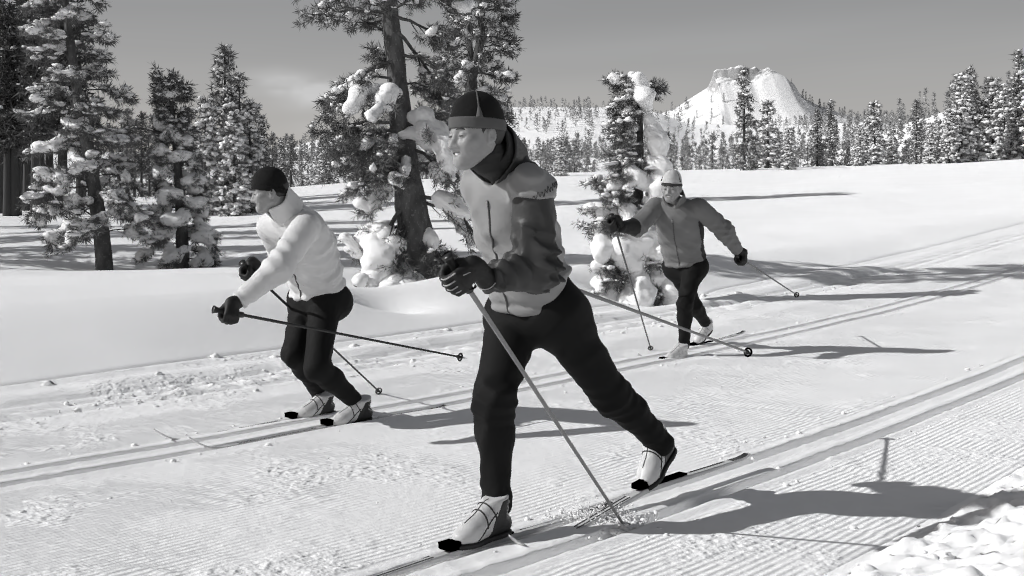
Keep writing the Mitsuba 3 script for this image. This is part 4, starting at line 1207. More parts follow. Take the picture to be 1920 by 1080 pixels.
def build_hat(k, c, M, s, h, top, band, seam=None, tall=0.118, tilt=0.16, brow=0.040, peak=0.0, band_h=0.034):
    """beanie: dome and a thicker band round its lower edge"""
    c = np.asarray(c, float); cz = 0.036

    def plane(P): return P[..., 2] - (brow + tilt * (P[..., 1] - 0.09))

    def dome(P):
        R0 = np.sqrt((P[..., 0] / 0.0845) ** 2 + ((P[..., 1] + 0.008) / 0.103) ** 2)
        z = (P[..., 2] - cz) / tall
        g = np.sqrt(R0 ** 2.2 + np.abs(z) ** 2.0 + 1e-9) - 1
        d = g * 0.088
        if peak: d = smin(d, cone(P, (0, -0.012, cz + tall * 0.72), (0, -0.012, cz + tall * 1.03), 0.03, 0.006), 0.05)
        return d

    def f1(Pw):
        P = (Pw - c) @ M.T / s
        d = smax(dome(P), -plane(P) - 0.004, 0.006)
        return (d + 0.0075 * (meshkit.fbm(P * 17, 3, 5) - 0.5)) * s

    def f2(Pw):
        P = (Pw - c) @ M.T / s
        d = smax(np.abs(dome(P) - 0.0005) - 0.0030, smax(-plane(P) - 0.004, plane(P) - band_h, 0.003), 0.003)
        return (d + 0.0015 * (meshkit.fbm(P * 30, 2, 6) - 0.5)) * s
    lo, hi = c - 0.2 * s, c + 0.2 * s
    obj('hat', field_mesh(f1, lo, hi, h), top, k)
    hk = f'{k}__hat'
    obj('band', field_mesh(f2, lo, hi, h * 0.8), band, hk)
    if seam:
        for sx_ in seam[0]:
            a_ = np.linspace(0.20, 1.52, 24)
            pts = np.stack([sx_ * 0.0865 * np.cos(seam[2]) * np.cos(a_), -0.008 + 0.105 * np.sin(seam[2]) * np.cos(a_), cz + (tall + 0.0015) * np.sin(a_)], 1)
            w_ = np.interp(a_, [0.20, 0.55, 1.52], [0.015, 0.0036, 0.0028]) * (seam[3] if len(seam) > 3 else 1)
            obj('seam', tube(c + s * pts @ M, w_ * s * 0.9, 8), seam[1], hk)


def build_glove(k, c, pole, wrist, right_hand, s, h, bs='glove_black', piping=None, open_=0.0):
    """a fist round the pole: palm, four bent fingers, thumb, and the cuff; c is where the pole runs through the hand, pole points to its top, arm from wrist to hand"""
    arm = np.asarray(c, float) - np.asarray(wrist); z = unit(pole); x = unit(arm - (arm @ z) * z); y = np.cross(z, x)
    if not right_hand: y = -y
    B = np.stack([x, y, z]); c = np.asarray(c, float)
    W = lambda p: c + s * (np.asarray(p, float) @ B)
    wl = B @ (np.asarray(wrist) - c) / s; b0 = np.array([-0.052, -0.029, 0.002]); ax_ = unit(wl - b0); wl = b0 + ax_ * max(np.linalg.norm(wl - b0) + 0.004, 0.05); b1 = b0 + ax_ * 0.022
    fl = [0.96, 1.06, 1.0, 0.82]; zz = [0.034, 0.0115, -0.0115, -0.033]
    chains = []
    for L, q in zip(fl, zz):
        o = open_
        chains.append([(0.028, -0.034, q), (0.056 * L + 0.01 * o, -0.012 - 0.01 * o, q * 1.02 - 0.004), (0.050 * L + 0.02 * o, 0.024, q * 1.0 - 0.008), (0.020 + 0.035 * o, 0.036 + 0.02 * o, q * 0.96 - 0.008), (0.000 + 0.04 * o, 0.027 + 0.03 * o, q * 0.94 - 0.007)])
    thumb = [(-0.030, -0.016, 0.036), (-0.014, 0.020, 0.046), (0.014, 0.036, 0.042), (0.036, 0.036, 0.034)]

    def fn(Pw):
        P = (Pw - c) @ B.T / s
        d = smin(cone(P, (-0.048, -0.030, 0.022), (0.026, -0.036, 0.030), 0.019, 0.016), cone(P, (-0.048, -0.028, -0.018), (0.024, -0.034, -0.028), 0.019, 0.0155), 0.03)
        d = smin(d, cone(P, (-0.048, -0.030, 0.003), (0.026, -0.038, 0.0), 0.022, 0.018), 0.025)
        d = smin(d, cone(P, b0, b1, 0.030, 0.033), 0.02)
        d = smin(d, smax(cone(P, b1, wl, 0.034, 0.040), half(P, wl, ax_), 0.006), 0.012)
        for ch in chains:
            e = None
            for i in range(4):
                r0, r1 = [0.0128, 0.0122, 0.0114, 0.0108, 0.0098][i:i + 2]
                g = cone(P, ch[i], ch[i + 1], r0, r1); e = g if e is None else smin(e, g, 0.004)
            d = smin(d, e, 0.0055)
        e = None
        for i in range(3):
            g = cone(P, thumb[i], thumb[i + 1], [0.0155, 0.0135, 0.0125][i], [0.0135, 0.0125, 0.0105][i]); e = g if e is None else smin(e, g, 0.005)
        d = smin(d, e, 0.010)
        return (d + 0.0022 * (meshkit.fbm(P * 55, 2, 8) - 0.5)) * s
    pts = np.array([W(p) for ch in chains + [thumb, [wl]] for p in ch])
    gk = obj('glove', field_mesh(fn, pts.min(0) - 0.055, pts.max(0) + 0.055, h), bs, k)
    if piping:
        for ch in chains[:4]:
            a_, b_ = np.array(ch[0]), np.array(ch[1]); c_ = np.array(ch[2])
            lift = np.array([0.003, -0.0125, 0.0])
            off = np.array([0, 0, 0.0095])
            p = curve([a_ + lift * 0.9 + off, (a_ + b_) / 2 + lift * 1.0 + off, b_ + np.array([0.008, -0.0085, 0]) + off, (b_ + c_) / 2 + np.array([0.0125, -0.001, 0]) + off], 14)
            obj('piping', tube(np.array([W(q) for q in p]), 0.0026 * s, 6), piping, gk)
        a_ = np.linspace(0, 2 * np.pi, 40); e1 = unit(np.cross(ax_, [0.1, 0.2, 0.9])); e2 = np.cross(ax_, e1)
        obj('piping', tube(np.array([W(wl - ax_ * 0.012 + 0.0395 * (math.cos(t_) * e1 + math.sin(t_) * e2)) for t_ in a_]), 0.0026 * s, 6, False), piping, gk)
        obj('piping', tube(np.array([W(q) for q in curve([(0.016, -0.0545, 0.022), (-0.010, -0.0550, 0.012), (-0.035, -0.0535, -0.004), (-0.050, -0.0520, -0.016)], 12)]), 0.0022 * s, 6), piping, gk)
    return gk


def trace(fn, p, d, n=60):
    """the first point of the surface fn = 0 met from p in the direction d"""
    p, d = np.array(p, float), unit(d)
    for _ in range(n):
        v = float(fn(p[None])[0])
        if v < 2e-4: return p
        p = p + d * max(v * 0.7, 2e-4)
    return None


def build_boot(k, toe, heel, up, s, h, upper='boot_silver', back='boot_dark'):
    x = unit(np.asarray(toe) - np.asarray(heel)); z = unit(np.asarray(up) - (np.asarray(up) @ x) * x); y = np.cross(z, x)
    B = np.stack([x, y, z]); o = np.asarray(toe, float)
    W = lambda P: (P - o) @ B.T / s

    def shape(P):
        d = smin(cone(P, (-0.262, 0, 0.046), (-0.085, 0, 0.044), 0.037, 0.043), ell(P, (-0.062, 0, 0.040), np.eye(3), (0.064, 0.046, 0.036)), 0.03)
        d = smin(d, cone(P, (-0.095, 0, 0.056), (-0.205, 0, 0.125), 0.040, 0.047), 0.035)
        d = smin(d, cone(P, (-0.222, 0, 0.08), (-0.235, 0, 0.175), 0.043, 0.050), 0.03)
        return d

    def f1(Pw):
        P = W(Pw); d = smax(shape(P), 0.010 - P[..., 2], 0.008); d = smax(d, P[..., 2] - 0.160 + 0.12 * (P[..., 0] + 0.22), 0.006)
        lace = 0.0022 * np.sin(P[..., 0] * 330) * sstep(0.05, 0.07, P[..., 2]) * sstep(-0.20, -0.17, P[..., 0]) * sstep(-0.07, -0.10, P[..., 0])
        return (d + 0.004 * (meshkit.fbm(P * np.array([26, 26, 40]), 3, 4) - 0.5) + lace * 0) * s

    def f2(Pw):
        P = W(Pw); d = shape(P) - 0.0025
        d = smax(d, P[..., 0] + 0.205 - 0.9 * (0.13 - P[..., 2]).clip(-0.2, 0.2) * 0.55, 0.004)
        d = smax(d, 0.014 - P[..., 2], 0.004); d = smax(d, P[..., 2] - 0.152, 0.004)
        return d * s

    def f3(Pw):
        P = W(Pw); d = smax(shape(np.concatenate([P[..., :2], np.full_like(P[..., :1], 0.045)], -1)) - 0.002, P[..., 2] - 0.018, 0.004)
        return smax(d, -0.002 - P[..., 2], 0.003) * s
    c = [o + s * (np.array(p) @ B) for p in np.ndindex(2, 2, 2) for p in [(-0.31 + 0.33 * p[0], -0.07 + 0.14 * p[1], -0.02 + 0.24 * p[2])]]
    lo, hi = np.min(c, 0), np.max(c, 0)
    bk = obj('boot', field_mesh(f1, lo, hi, h), upper, k)
    obj('heel_counter', field_mesh(f2, lo, hi, h), back, bk)
    obj('sole', field_mesh(f3, lo, hi, h), 'rubber', bk)
    for zz_ in (0.052, 0.080, 0.108):        # pale stripes round the heel
        st_ = []
        for a_ in np.linspace(-1.35, 1.35, 13):
            p0 = o + s * (np.array([-0.235 - 0.12 * math.cos(a_), 0.12 * math.sin(a_), zz_ + 0.035 * abs(a_)]) @ B)
            p1 = o + s * (np.array([-0.225, 0, zz_ + 0.035 * abs(a_)]) @ B)
            q_ = trace(lambda X: f2(X), p0, p1 - p0)
            if q_ is not None: st_.append(q_)
        if len(st_) > 5: obj('stripe', tube(np.array(st_), 0.0030 * s, 6), 'piping_grey', bk)
    for sy_ in (-1, 1):                      # side seams from the instep down to the sole
        st_ = []
        for u_ in np.linspace(0, 1, 10):
            p1 = np.array([-0.19 + 0.11 * u_, 0, 0.11 - 0.088 * u_]); p0 = p1 + np.array([0, sy_ * 0.12, 0])
            q_ = trace(lambda X: f1(X), o + s * (p0 @ B), s * ((p1 - p0) @ B))
            if q_ is not None: st_.append(q_)
        if len(st_) > 4: obj('stripe', tube(np.array(st_), 0.0032 * s, 6), back, bk)
    st_ = []
    for u_ in np.linspace(0, 1, 14):         # zip down the front of the cover
        p1 = np.array([-0.205 + 0.12 * u_, 0, 0.135 - 0.085 * u_])
        q_ = trace(lambda X: f1(X), o + s * ((p1 + np.array([0.09, 0, 0.11])) @ B), s * (np.array([-0.09, 0, -0.11]) @ B))
        if q_ is not None: st_.append(q_)
    if len(st_) > 4: obj('zipper', tube(np.array(st_), 0.0026 * s, 6), 'zip_dark', bk)
    for (x0, z0, x1, z1) in ((-0.135, 0.02, -0.155, 0.09), (-0.195, 0.06, -0.185, 0.12)):      # straps over the instep
        st_ = []
        for a_ in np.linspace(-1.5, 1.5, 17):
            c_ = np.array([x0 + (x1 - x0) * math.cos(a_), 0, 0.055 + 0.02 * (x0 < -0.19)]); dv = np.array([0.35 * math.cos(a_), math.sin(a_), 0.9 * math.cos(a_)])
            q_ = trace(lambda X: f1(X), o + s * ((c_ + 0.13 * dv) @ B), -(dv @ B))
            if q_ is not None: st_.append(q_)
        if len(st_) > 6: obj('strap', ribbon(np.array(st_), 0.012 * s, 0.004 * s) if False else tube(np.array(st_), 0.0036 * s, 6), back if back != 'boot_silver' else 'piping_grey', bk)
    for i in range(4):              # laces
        xx = -0.115 - 0.022 * i
        a_ = np.linspace(-0.85, 0.85, 9)
        pts = np.stack([xx + 0.012 * np.cos(a_) * (1 if i % 2 else -1) * 0 + 0 * a_, 0.046 * np.sin(a_), 0.054 + 0.62 * (-xx - 0.095) + 0.0445 * np.cos(a_)], 1)
        obj('lace', tube(o + s * pts @ B, 0.0022 * s, 5), 'piping_grey', bk)
    return bk


def build_ski(label, mid, fwd, rise, front=0.95, back=0.95, kick=0.0, pitch=0.0, group=None, top='ski_top', tail_curve=0.0):
    """mid: under the toe; fwd: horizontal heading; kick lifts the tail, rise is the height of the sole there"""
    k = key_of('ski'); tag(k, label, 'ski', group)
    f = unit(np.array([fwd[0], fwd[1], 0])); r = np.array([f[1], -f[0], 0])
    xs = np.concatenate([np.linspace(-back, front - 0.22, 40), np.linspace(front - 0.21, front, 16)])
    z = rise + np.where(xs < 0, kick * (-xs / back), -(rise - (-0.022)) * np.clip(xs / (front * 0.75), 0, 1) * pitch)
    z = z + 0.085 * np.clip((xs - front + 0.20) / 0.20, 0, 1) ** 2 + 0.012 * np.clip((-xs - back + 0.08) / 0.08, 0, 1) ** 2 + 0.006 * np.exp(-(xs / 0.35) ** 2)
    w = 0.0225 * np.where(xs > front - 0.16, np.sqrt(np.clip(1 - ((xs - front + 0.16) / 0.163) ** 2, 0.01, 1)), 1) * np.where(xs < -back + 0.03, 0.8, 1)
    th = np.interp(xs, [-back, -0.3, 0.1, front - 0.2, front], [0.008, 0.019, 0.019, 0.011, 0.006])
    c = np.asarray(mid, float)[:2]
    base = np.stack([c[0] + f[0] * xs, c[1] + f[1] * xs, z], 1)
    prof_ = [(-1, -1), (1, -1), (1, 0.35), (0.82, 1), (-0.82, 1), (-1, 0.35)]
    v = np.stack([base + r * (w * a_)[:, None] + np.array([0, 0, 1]) * ((th / 2) * b_)[:, None] for a_, b_ in prof_], 1)
    n = len(xs); f_ = grid_faces(n, 6, True)
    vv = v.reshape(-1, 3)
    caps = np.array([[0, i, i + 1] for i in range(1, 5)]); e = (n - 1) * 6
    f_ = np.vstack([f_, caps[:, ::-1], caps + e])
    tm = trimesh.Trimesh(vv, f_, process=False)
    if tm.volume < 0: f_ = f_[:, ::-1]
    obj('body', (vv, f_), top, k, smooth=25)
    # dark printed inlays on the top sheet, let in as thin raised strips
    def strip(x0, x1, wa, wb, up, m_, nm):
        q = np.linspace(x0, x1, 14)
        bz = np.interp(q, xs, z + th / 2) + up; ww = np.interp(q, xs, w)
        b_ = np.stack([c[0] + f[0] * q, c[1] + f[1] * q, bz], 1)
        a_ = b_ + r * (ww * wa)[:, None]; d_ = b_ + r * (ww * wb)[:, None]
        dn = np.array([0, 0, -up * 1.5])
        vs = np.stack([a_ + dn, a_, d_, d_ + dn], 1).reshape(-1, 3)
        obj(nm, (vs, grid_faces(14, 4, True)), m_, k, smooth=25)
    strip(-back + 0.01, -back + 0.16, -0.7, 0.7, 0.0012, 'ski_dark', 'tail_inlay')
    strip(-back + 0.2, -0.36, 0.15, 0.7, 0.0012, 'ski_dark', 'stripe')
    strip(0.12, front - 0.3, -0.65, -0.3, 0.0012, 'ski_edge', 'stripe')
    strip(0.12, front - 0.3, 0.3, 0.65, 0.0012, 'ski_edge', 'stripe')
    # binding: plate, toe housing and latch
    def slab(x0, x1, hw, h0, h1, bev=0.006):
        zz0 = np.interp((x0 + x1) / 2, xs, z + th / 2)
        b_ = trimesh.creation.box([x1 - x0, 2 * hw, h1 - h0])
        m = manifold3d.Manifold.hull_points(np.vstack([np.array(b_.vertices) * [1, 1, 1] * np.array([1, 1 if s_ else 0.8, 0.7 if s_ else 1]) * np.array([1 - (0 if s_ else 0.06), 1, 1]) for s_ in (0, 1)]))
        mm = m.to_mesh(); q = mm.vert_properties[:, :3]
        ang_f = np.stack([f, r, [0, 0, 1]])
        slope = (np.interp(x1, xs, z) - np.interp(x0, xs, z)) / (x1 - x0)
        P = q @ ang_f + np.array([*(c + f[:2] * (x0 + x1) / 2), zz0 + (h0 + h1) / 2]); P[:, 2] += q[:, 0] * slope
        return P, mm.tri_verts
    obj('binding_plate', slab(-0.30, 0.035, 0.0215, 0.0, 0.011), 'rubber', k, smooth=False)
    bk_ = obj('binding', slab(-0.01, 0.062, 0.024, 0.010, 0.034), 'ski_dark', k, smooth=False)
    obj('latch', slab(0.02, 0.075, 0.012, 0.034, 0.042), 'ski_dark', bk_, smooth=False)
    return k


def build_pole(label, hand, tip, above=0.045, shaft='pole_shaft', r=0.0085, basket=True, strap=None, group=None):
    k = key_of('ski_pole'); tag(k, label, 'ski pole', group)
    hand, tip = np.asarray(hand, float), np.asarray(tip, float); d = unit(tip - hand); L = np.linalg.norm(tip - hand)
    top = hand - d * (above + 0.03)
    p = np.linspace(top, tip - d * 0.05, 24)
    obj('shaft', tube(p, np.linspace(r, r * 0.62, 24), 12), shaft, k)
    g = np.linspace(top - d * 0.012, hand + d * 0.075, 14)
    u_ = np.linspace(0, 1, 14)
    obj('grip', tube(g, r + 0.0055 + 0.0035 * np.cos(u_ * 2 * np.pi * 2.2) * 0.5 + 0.006 * np.exp(-u_ / 0.08), 12), 'pole_black', k)
    obj('tip', tube(np.linspace(tip - d * 0.06, tip, 5), np.array([r * 0.7, r * 0.6, r * 0.5, r * 0.35, 0.001]), 8), 'metal_tip', k)
    if basket:
        b0 = tip - d * 0.055
        t_, a_, b_ = frames(np.stack([b0 - d * 0.01, b0, b0 + d * 0.01])); a_, b_ = a_[1], b_[1]
        ang = np.linspace(0, 2 * np.pi, 25)
        ring = b0 + 0.021 * (np.cos(ang)[:, None] * a_ + np.sin(ang)[:, None] * b_) + d * 0.004
        m1 = tube(ring, 0.0055, 6, False)
        spokes = [tube(np.linspace(b0, b0 + 0.021 * (math.cos(q) * a_ + math.sin(q) * b_) + d * 0.004, 3), 0.0062, 6) for q in (0.3, 2.4)]
        hub = tube(np.linspace(b0 - d * 0.022, b0 + d * 0.012, 5), [r * 0.8, r * 1.1, r * 1.25, r * 1.1, r * 0.7], 10)
        obj('basket', join([m1, hub, *spokes]), 'pole_black', k)
    if strap is not None:
        obj('strap', ribbon(curve(strap, 16), 0.011, 0.002), 'pole_black', k)
    return k


def ribbon(p, w, t_):
    p = np.asarray(p, float); _, a, b = frames(p)
    v = np.stack([p + a * w / 2 * i + b * t_ / 2 * j for i, j in ((-1, -1), (1, -1), (1, 1), (-1, 1))], 1).reshape(-1, 3)
    f = grid_faces(len(p), 4, True)
    return v, f if trimesh.Trimesh(v, f, process=False).volume > 0 else f[:, ::-1]


def lim(pts, m): pts = np.asarray(pts, float); return pts.min(0) - m, pts.max(0) + m


def build_pants(k, hl, hr, kl, kr, al, ar, s, h, seed, bs='tights_black', thigh=0.112, knee=0.076, calf=0.068, ankle=0.056, waist_up=(0, 0, 0.12), seat=None):
    hl, hr, kl, kr, al, ar = map(np.asarray, (hl, hr, kl, kr, al, ar))

    def leg(P, a, b, c):
        back = unit(np.cross(c - a, np.cross(b - a, c - a)))
        d = cone(P, a, b, thigh * s, knee * s)
        m_ = b + (c - b) * 0.32 - back * 0.012
        d = smin(d, cone(P, b, m_, knee * s * 1.0, calf * s), 0.04)
        d = smin(d, cone(P, m_, c, calf * s, ankle * s), 0.05)
        e = c + unit(c - b) * 0.045
        u_ = np.clip(((P - b) @ unit(c - b)) / np.linalg.norm(c - b), -1, 1.2)
        near_knee = np.exp(-(u_ / 0.35) ** 2); near_foot = sstep(0.45, 0.95, u_)
        fold = folds(P, unit(c - b) + 0.4 * unit(np.cross(c - b, b - a) + 1e-3), 0.060, 0.005, seed, 0.50) * (0.15 + near_knee + 0.9 * near_foot) + folds(P, unit(b - a) + 0.9 * unit(np.cross(c - b, [0, 0, 1.])), 0.10, 0.006, seed + 2, 0.45)
        d = d - fold
        return smax(d, half(P, e, c - b), 0.012)

    def fn(P):
        d = smin(leg(P, hl, kl, al), leg(P, hr, kr, ar), 0.03)
        pel = cone(P, hl, hr, 0.125 * s, 0.125 * s)
        up = (hl + hr) / 2 + np.asarray(waist_up)
        d = smin(d, pel, 0.05)
        d = smin(d, cone(P, hl * 0.7 + hr * 0.3, up + (hl - hr) * 0.15, 0.115 * s, 0.115 * s), 0.05)
        d = smin(d, cone(P, hr * 0.7 + hl * 0.3, up - (hl - hr) * 0.15, 0.115 * s, 0.115 * s), 0.05)
        if seat is not None: d = smin(d, cone(P, hl + np.asarray(seat), hr + np.asarray(seat), 0.105 * s, 0.105 * s), 0.06)
        return d
    obj('pants', field_mesh(fn, *lim([hl, hr, kl, kr, al, ar, hl + np.asarray(waist_up)], 0.16), h), bs, k)


def arm_field(P, a, b, c, r, seed, fold=0.007):
    d = cone(P, a, b, r[0], r[1]); d = smin(d, cone(P, b, c, r[1], r[2]), 0.04)
    u_ = np.clip(((P - a) @ unit(b - a)) / np.linalg.norm(b - a), -1, 2)
    q = np.exp(-((u_ - 1.0) / 0.5) ** 2)
    ax1, ax2 = unit(b - a), unit(c - b)
    side_ = unit(np.cross(ax1, ax2) + 1e-3); fold = fold * sstep(0.05, 0.45, u_)
    d = d - folds(P, ax1 + 0.5 * side_, 0.070, fold * 1.1, seed, 0.42) * (0.5 + 1.0 * q) - folds(P, ax2 - 0.6 * side_, 0.058, fold * 1.0, seed + 3, 0.42) * (0.4 + 0.9 * q)
    d = d - folds(P, ax1 * 0.25 + side_, 0.075, fold * 0.9, seed + 7, 0.45) + 0.008 * np.exp(-(((P - c) @ ax2 + 0.035) / 0.012) ** 2)
    return smax(d, half(P, c, c - b), 0.010)
# ---------------------------------------------------------------- the three skiers
def zip_line(k, fn, hip, neck, F, u0, u1, bs, side=0.0, R=None, w=0.0055, n=40, pull=True, pull_bs='zip_metal'):
    pts = []
    for u_ in np.linspace(u0, u1, n):
        c = np.asarray(hip) + (np.asarray(neck) - np.asarray(hip)) * u_ + (np.asarray(R) * side if R is not None else 0)
        pts.append(trace(fn, c + np.asarray(F) * 0.32, -np.asarray(F)))
    pts = np.array([p for p in pts if p is not None]); pts[1:-1] = (pts[:-2] + pts[1:-1] + pts[2:]) / 3
    z = obj('zipper', tube(pts - unit(F) * 0.001, w, 8), bs, k)
    if pull:
        e = pts[-1] + unit(F) * 0.006
        obj('zip_pull', tube(np.linspace(e, e - (np.asarray(neck) - np.asarray(hip)) * 0.03 + unit(F) * 0.004, 5), [0.003, 0.0045, 0.0045, 0.004, 0.002], 8), pull_bs, z)
    return pts


def collar(k, n0, n1, r0, r1, F, h, bs, gap=0.5, th=0.006, flare=0.0, s=1.0):
    """stand-up collar round the neck, open in front"""
    n0, n1 = np.asarray(n0, float), np.asarray(n1, float); ax = unit(n1 - n0); L = np.linalg.norm(n1 - n0)
    Ff = unit(np.asarray(F) - (np.asarray(F) @ ax) * ax); Rr = np.cross(ax, Ff)

    def fn(P):
        q = P - n0; a_ = q @ ax; v = q - a_[..., None] * ax
        rho = np.sqrt((v * v).sum(-1)); u_ = np.clip(a_ / L, -0.3, 1.3)
        ang = np.arctan2(v @ Rr, v @ Ff)
        rr = r0 + (r1 - r0) * u_ + flare * np.exp(-(ang / 0.9) ** 2) * u_ ** 2 + 0.003 * np.sin(ang * 5)
        d = np.abs(rho - rr) - th
        d = smax(d, np.maximum(-a_ - 0.02, a_ - L - 0.012 * np.cos(ang * 2)), 0.006)
        return smax(d, gap * np.clip(u_ + 0.15, 0, 2) * 0.10 - np.abs(v @ Rr) - np.where(v @ Ff < 0, 1, 0), 0.006)
    c, m_ = (n0 + n1) / 2, max(r0, r1) + flare + 0.04
    return obj('collar', field_mesh(fn, c - m_ - 0.03, c + m_ + 0.03, h), bs, k)


def skier(sp):
    k = key_of('person'); tag(k, sp['label'], 'person')
    J = {n_: at(*v) for n_, v in sp['j'].items()}
    s, h, seed = sp.get('s', 1.0), sp['h'], sp['seed']
    hip = (J['hl'] + J['hr']) / 2; neck = J['neck']
    Rp, Rs = unit(J['hr'] - J['hl']), unit(J['sr'] - J['sl'])
    F = np.cross(neck - hip, Rp + Rs); F = unit(F if F @ np.array([*sp['fwd'], 0]) > 0 else -F)
    hc = at(*sp['head'])
    base = hip - unit(neck - hip) * sp.get('hem', 0.05)

    def vest(P):
        d = torso(P, base, neck, Rp, Rs, sp['hs'], np.array(sp['ws']) * s, np.array(sp['ds']) * s, sp.get('bend', 0.0))
        for sh, el in (('sl', 'el'), ('sr', 'er')):
            d = smin(d, cone(P, neck * 0.75 + J[sh] * 0.25 - (neck - hip) * 0.13, J[sh], 0.066 * s, sp['arm'][0] * 0.97), 0.06)
            if sp.get('cap'):
                e = J[sh] + (J[el] - J[sh]) * sp['cap']
                c_ = smax(cone(P, J[sh], J[sh] + (J[el] - J[sh]) * 0.7, sp['arm'][0] + 0.009, sp['arm'][0] + 0.014), half(P, e, J[el] - J[sh] + 0.12 * (J[sh] - neck)), 0.008)
                d = smin(d, c_, 0.02)
        if sp.get('vneck'): d = smax(d, -cone(P, neck + F * 0.035 - (neck - hip) * 0.02, hc + F * 0.06, 0.066, 0.10), 0.012)
        hn_ = np.array(sp.get('hem_n', (0, 0.0, -1.0))); d = smax(d, half(P, [hip[0], hip[1], sp['hem_z']], hn_), 0.012)
        hh = (P - base) @ (neck - base) / ((neck - base) @ (neck - base))
        amp = sp.get('fold', 0.012)
        ax_ = unit(neck - base); lat = unit(Rp + Rs)
        f1 = folds(P, ax_ + 0.55 * lat, 0.11, amp, seed, 0.42) * (0.35 + 0.9 * np.exp(-((hh - 0.22) / 0.3) ** 2)) + folds(P, ax_ * 0.5 - lat, 0.11, amp * 0.7, seed + 2, 0.45)
        f2 = folds(P, ax_ - 0.7 * lat, 0.065, amp * 0.6, seed + 5, 0.45)
        f2 = f2 + 0.012 * (meshkit.noise(P * 7.0, seed + 4) - 0.5)
        cinch = 0.009 * np.exp(-((P[..., 2] - sp['hem_z'] - 0.035) / 0.012) ** 2) * sp.get('cinch', 1.0)
        return d - f1 - f2 + cinch

    lo, hi = lim([hip, neck, J['sl'], J['sr'], base], 0.27)
    jk = obj('jacket', field_mesh(vest, lo, hi, h), sp['mats'][0], k)
    for sh, el, wr in (('sl', 'el', 'wl'), ('sr', 'er', 'wr')):
        fn = lambda P, a=J[sh], b=J[el], c=J[wr], q=seed + ord(sh[1]): arm_field(P, a, b, c, sp['arm'], q, sp.get('sleeve_fold', 0.008))
        if sp.get('forearm') == sh[1]:
            cut = J[el] * 0.8 + J[wr] * 0.2
            obj('sleeve', field_mesh(lambda P: smax(fn(P), half(P, cut, J[wr] - J[el]), 0.004), *lim([J[sh], J[el], J[wr]], 0.12), h), sp['mats'][1], jk)
            obj('forearm_panel', field_mesh(lambda P: smax(fn(P) + 0.003, half(P, cut - 0.02 * unit(J[wr] - J[el]), J[el] - J[wr]), 0.004), *lim([J[el], J[wr]], 0.12), h), 'panel_black', jk)
        else:
            obj('sleeve', field_mesh(fn, *lim([J[sh], J[el], J[wr]], 0.12), h), sp['mats'][1], jk)
    if sp.get('side_panel'):
        side = J['sl'] * 0.3 + J['hl'] * 0.7

        def pan(P):
            lat = (P - hip) @ -Rp; fw = (P - hip) @ F
            hh = (P - base) @ (neck - base) / ((neck - base) @ (neck - base))
            d = smax(vest(P) - 0.003, 0.055 + 0.10 * hh - lat, 0.004); d = smax(d, np.abs(fw + 0.005) - 0.038 - 0.03 * hh, 0.004)
            return smax(d, np.abs(hh - 0.50) * 0.6 - 0.17, 0.01)
        obj('side_panel', field_mesh(pan, lo, hi, h), 'panel_black', jk)
    if sp.get('yoke'):
        yc = J['sl'] * 0.42 + neck * 0.58 + np.array([0, 0, 0.085]) - F * 0.035
        obj('yoke', field_mesh(lambda P: smin(smax(vest(P) - 0.0035, np.sqrt(((P - yc) ** 2).sum(-1)) - 0.100, 0.004), cone(P, at(952, 290, 4.27), at(1006, 326, 4.16), 0.046, 0.022) - folds(P, Rp, 0.05, 0.006, 5, 0.4), 0.03), lo, hi, min(h, 0.007)), 'jacket_dark', jk)
        ax_ = unit(J['el'] - J['sl']); st_ = []
        for u_ in np.linspace(0, 1, 60):        # worn embroidery along the edge of the shoulder cap
            th_ = 0.95 - 1.5 * u_
            dv = math.cos(th_) * -Rp + math.sin(th_) * F
            c_ = J['sl'] + ax_ * (0.004 + 0.011 * math.sin(u_ * 60) + 0.004 * math.sin(u_ * 23))
            q_ = trace(vest, c_ + dv * 0.25, -dv)
            if q_ is not None: st_.append(q_)
        if len(st_) > 8: obj('embroidery', tube(np.array(st_), 0.0016, 5), 'jacket_dark', jk)
    zp = zip_line(jk, vest, base, neck, F, sp.get('zip_from', 0.12), sp.get('zip_to', 0.86), sp.get('zip', 'zip_dark'), pull_bs=sp.get('pull', 'zip_metal'))
    hc = at(*sp['head']); M = head_frame(sp['face'], roll=sp.get('roll', 0.0)); hs = sp['hs_']
    n1 = neck + (hc - neck) * sp.get('col_top', 0.62)
    build_head(k, hc, M, hs, neck + (hc - neck) * 0.02, sp['hh'])
    build_hair(k, hc, M, hs, sp['hh'])
    build_hat(k, hc, M, hs, sp['hh'], *sp['hat'], **sp.get('hatkw', {}))
    collar(jk, neck + (hc - neck) * 0.05, n1, *sp['col'][:2], F * 0.7 + 0.3 * M[1], min(h, 0.005), sp['mats'][2], gap=sp['col'][2], flare=sp['col'][3], th=sp['col'][4] if len(sp['col']) > 4 else 0.006)
    if sp.get('vneck'):
        collar(jk, neck - (hc - neck) * 0.02, neck + (hc - neck) * 0.50, sp['col'][0] + 0.012, sp['col'][1] + 0.016, F * 0.7 + 0.3 * M[1], min(h, 0.005), sp['mats'][1], gap=1.1, flare=0.045, th=0.005)
    if sp.get('shirt'):
        up_ = M[2]
        nn = lambda P: smax(cone(P, neck - (hc - neck) * 0.15, hc - 0.060 * hs * up_ - 0.022 * hs * M[1], 0.080, 0.066 * hs) - folds(P, up_, 0.03, 0.003, 3, 0.4), half(P, hc - 0.066 * hs * up_, up_ + sp['shirt'] * M[1]), 0.008)
        obj('undershirt', field_mesh(nn, *lim([neck, hc], 0.13), 0.005), 'collar_dark', k)
    build_pants(k, J['hl'], J['hr'], J['kl'], J['kr'], J['al'], J['ar'], s, h, seed + 9, **sp.get('pants', {}))
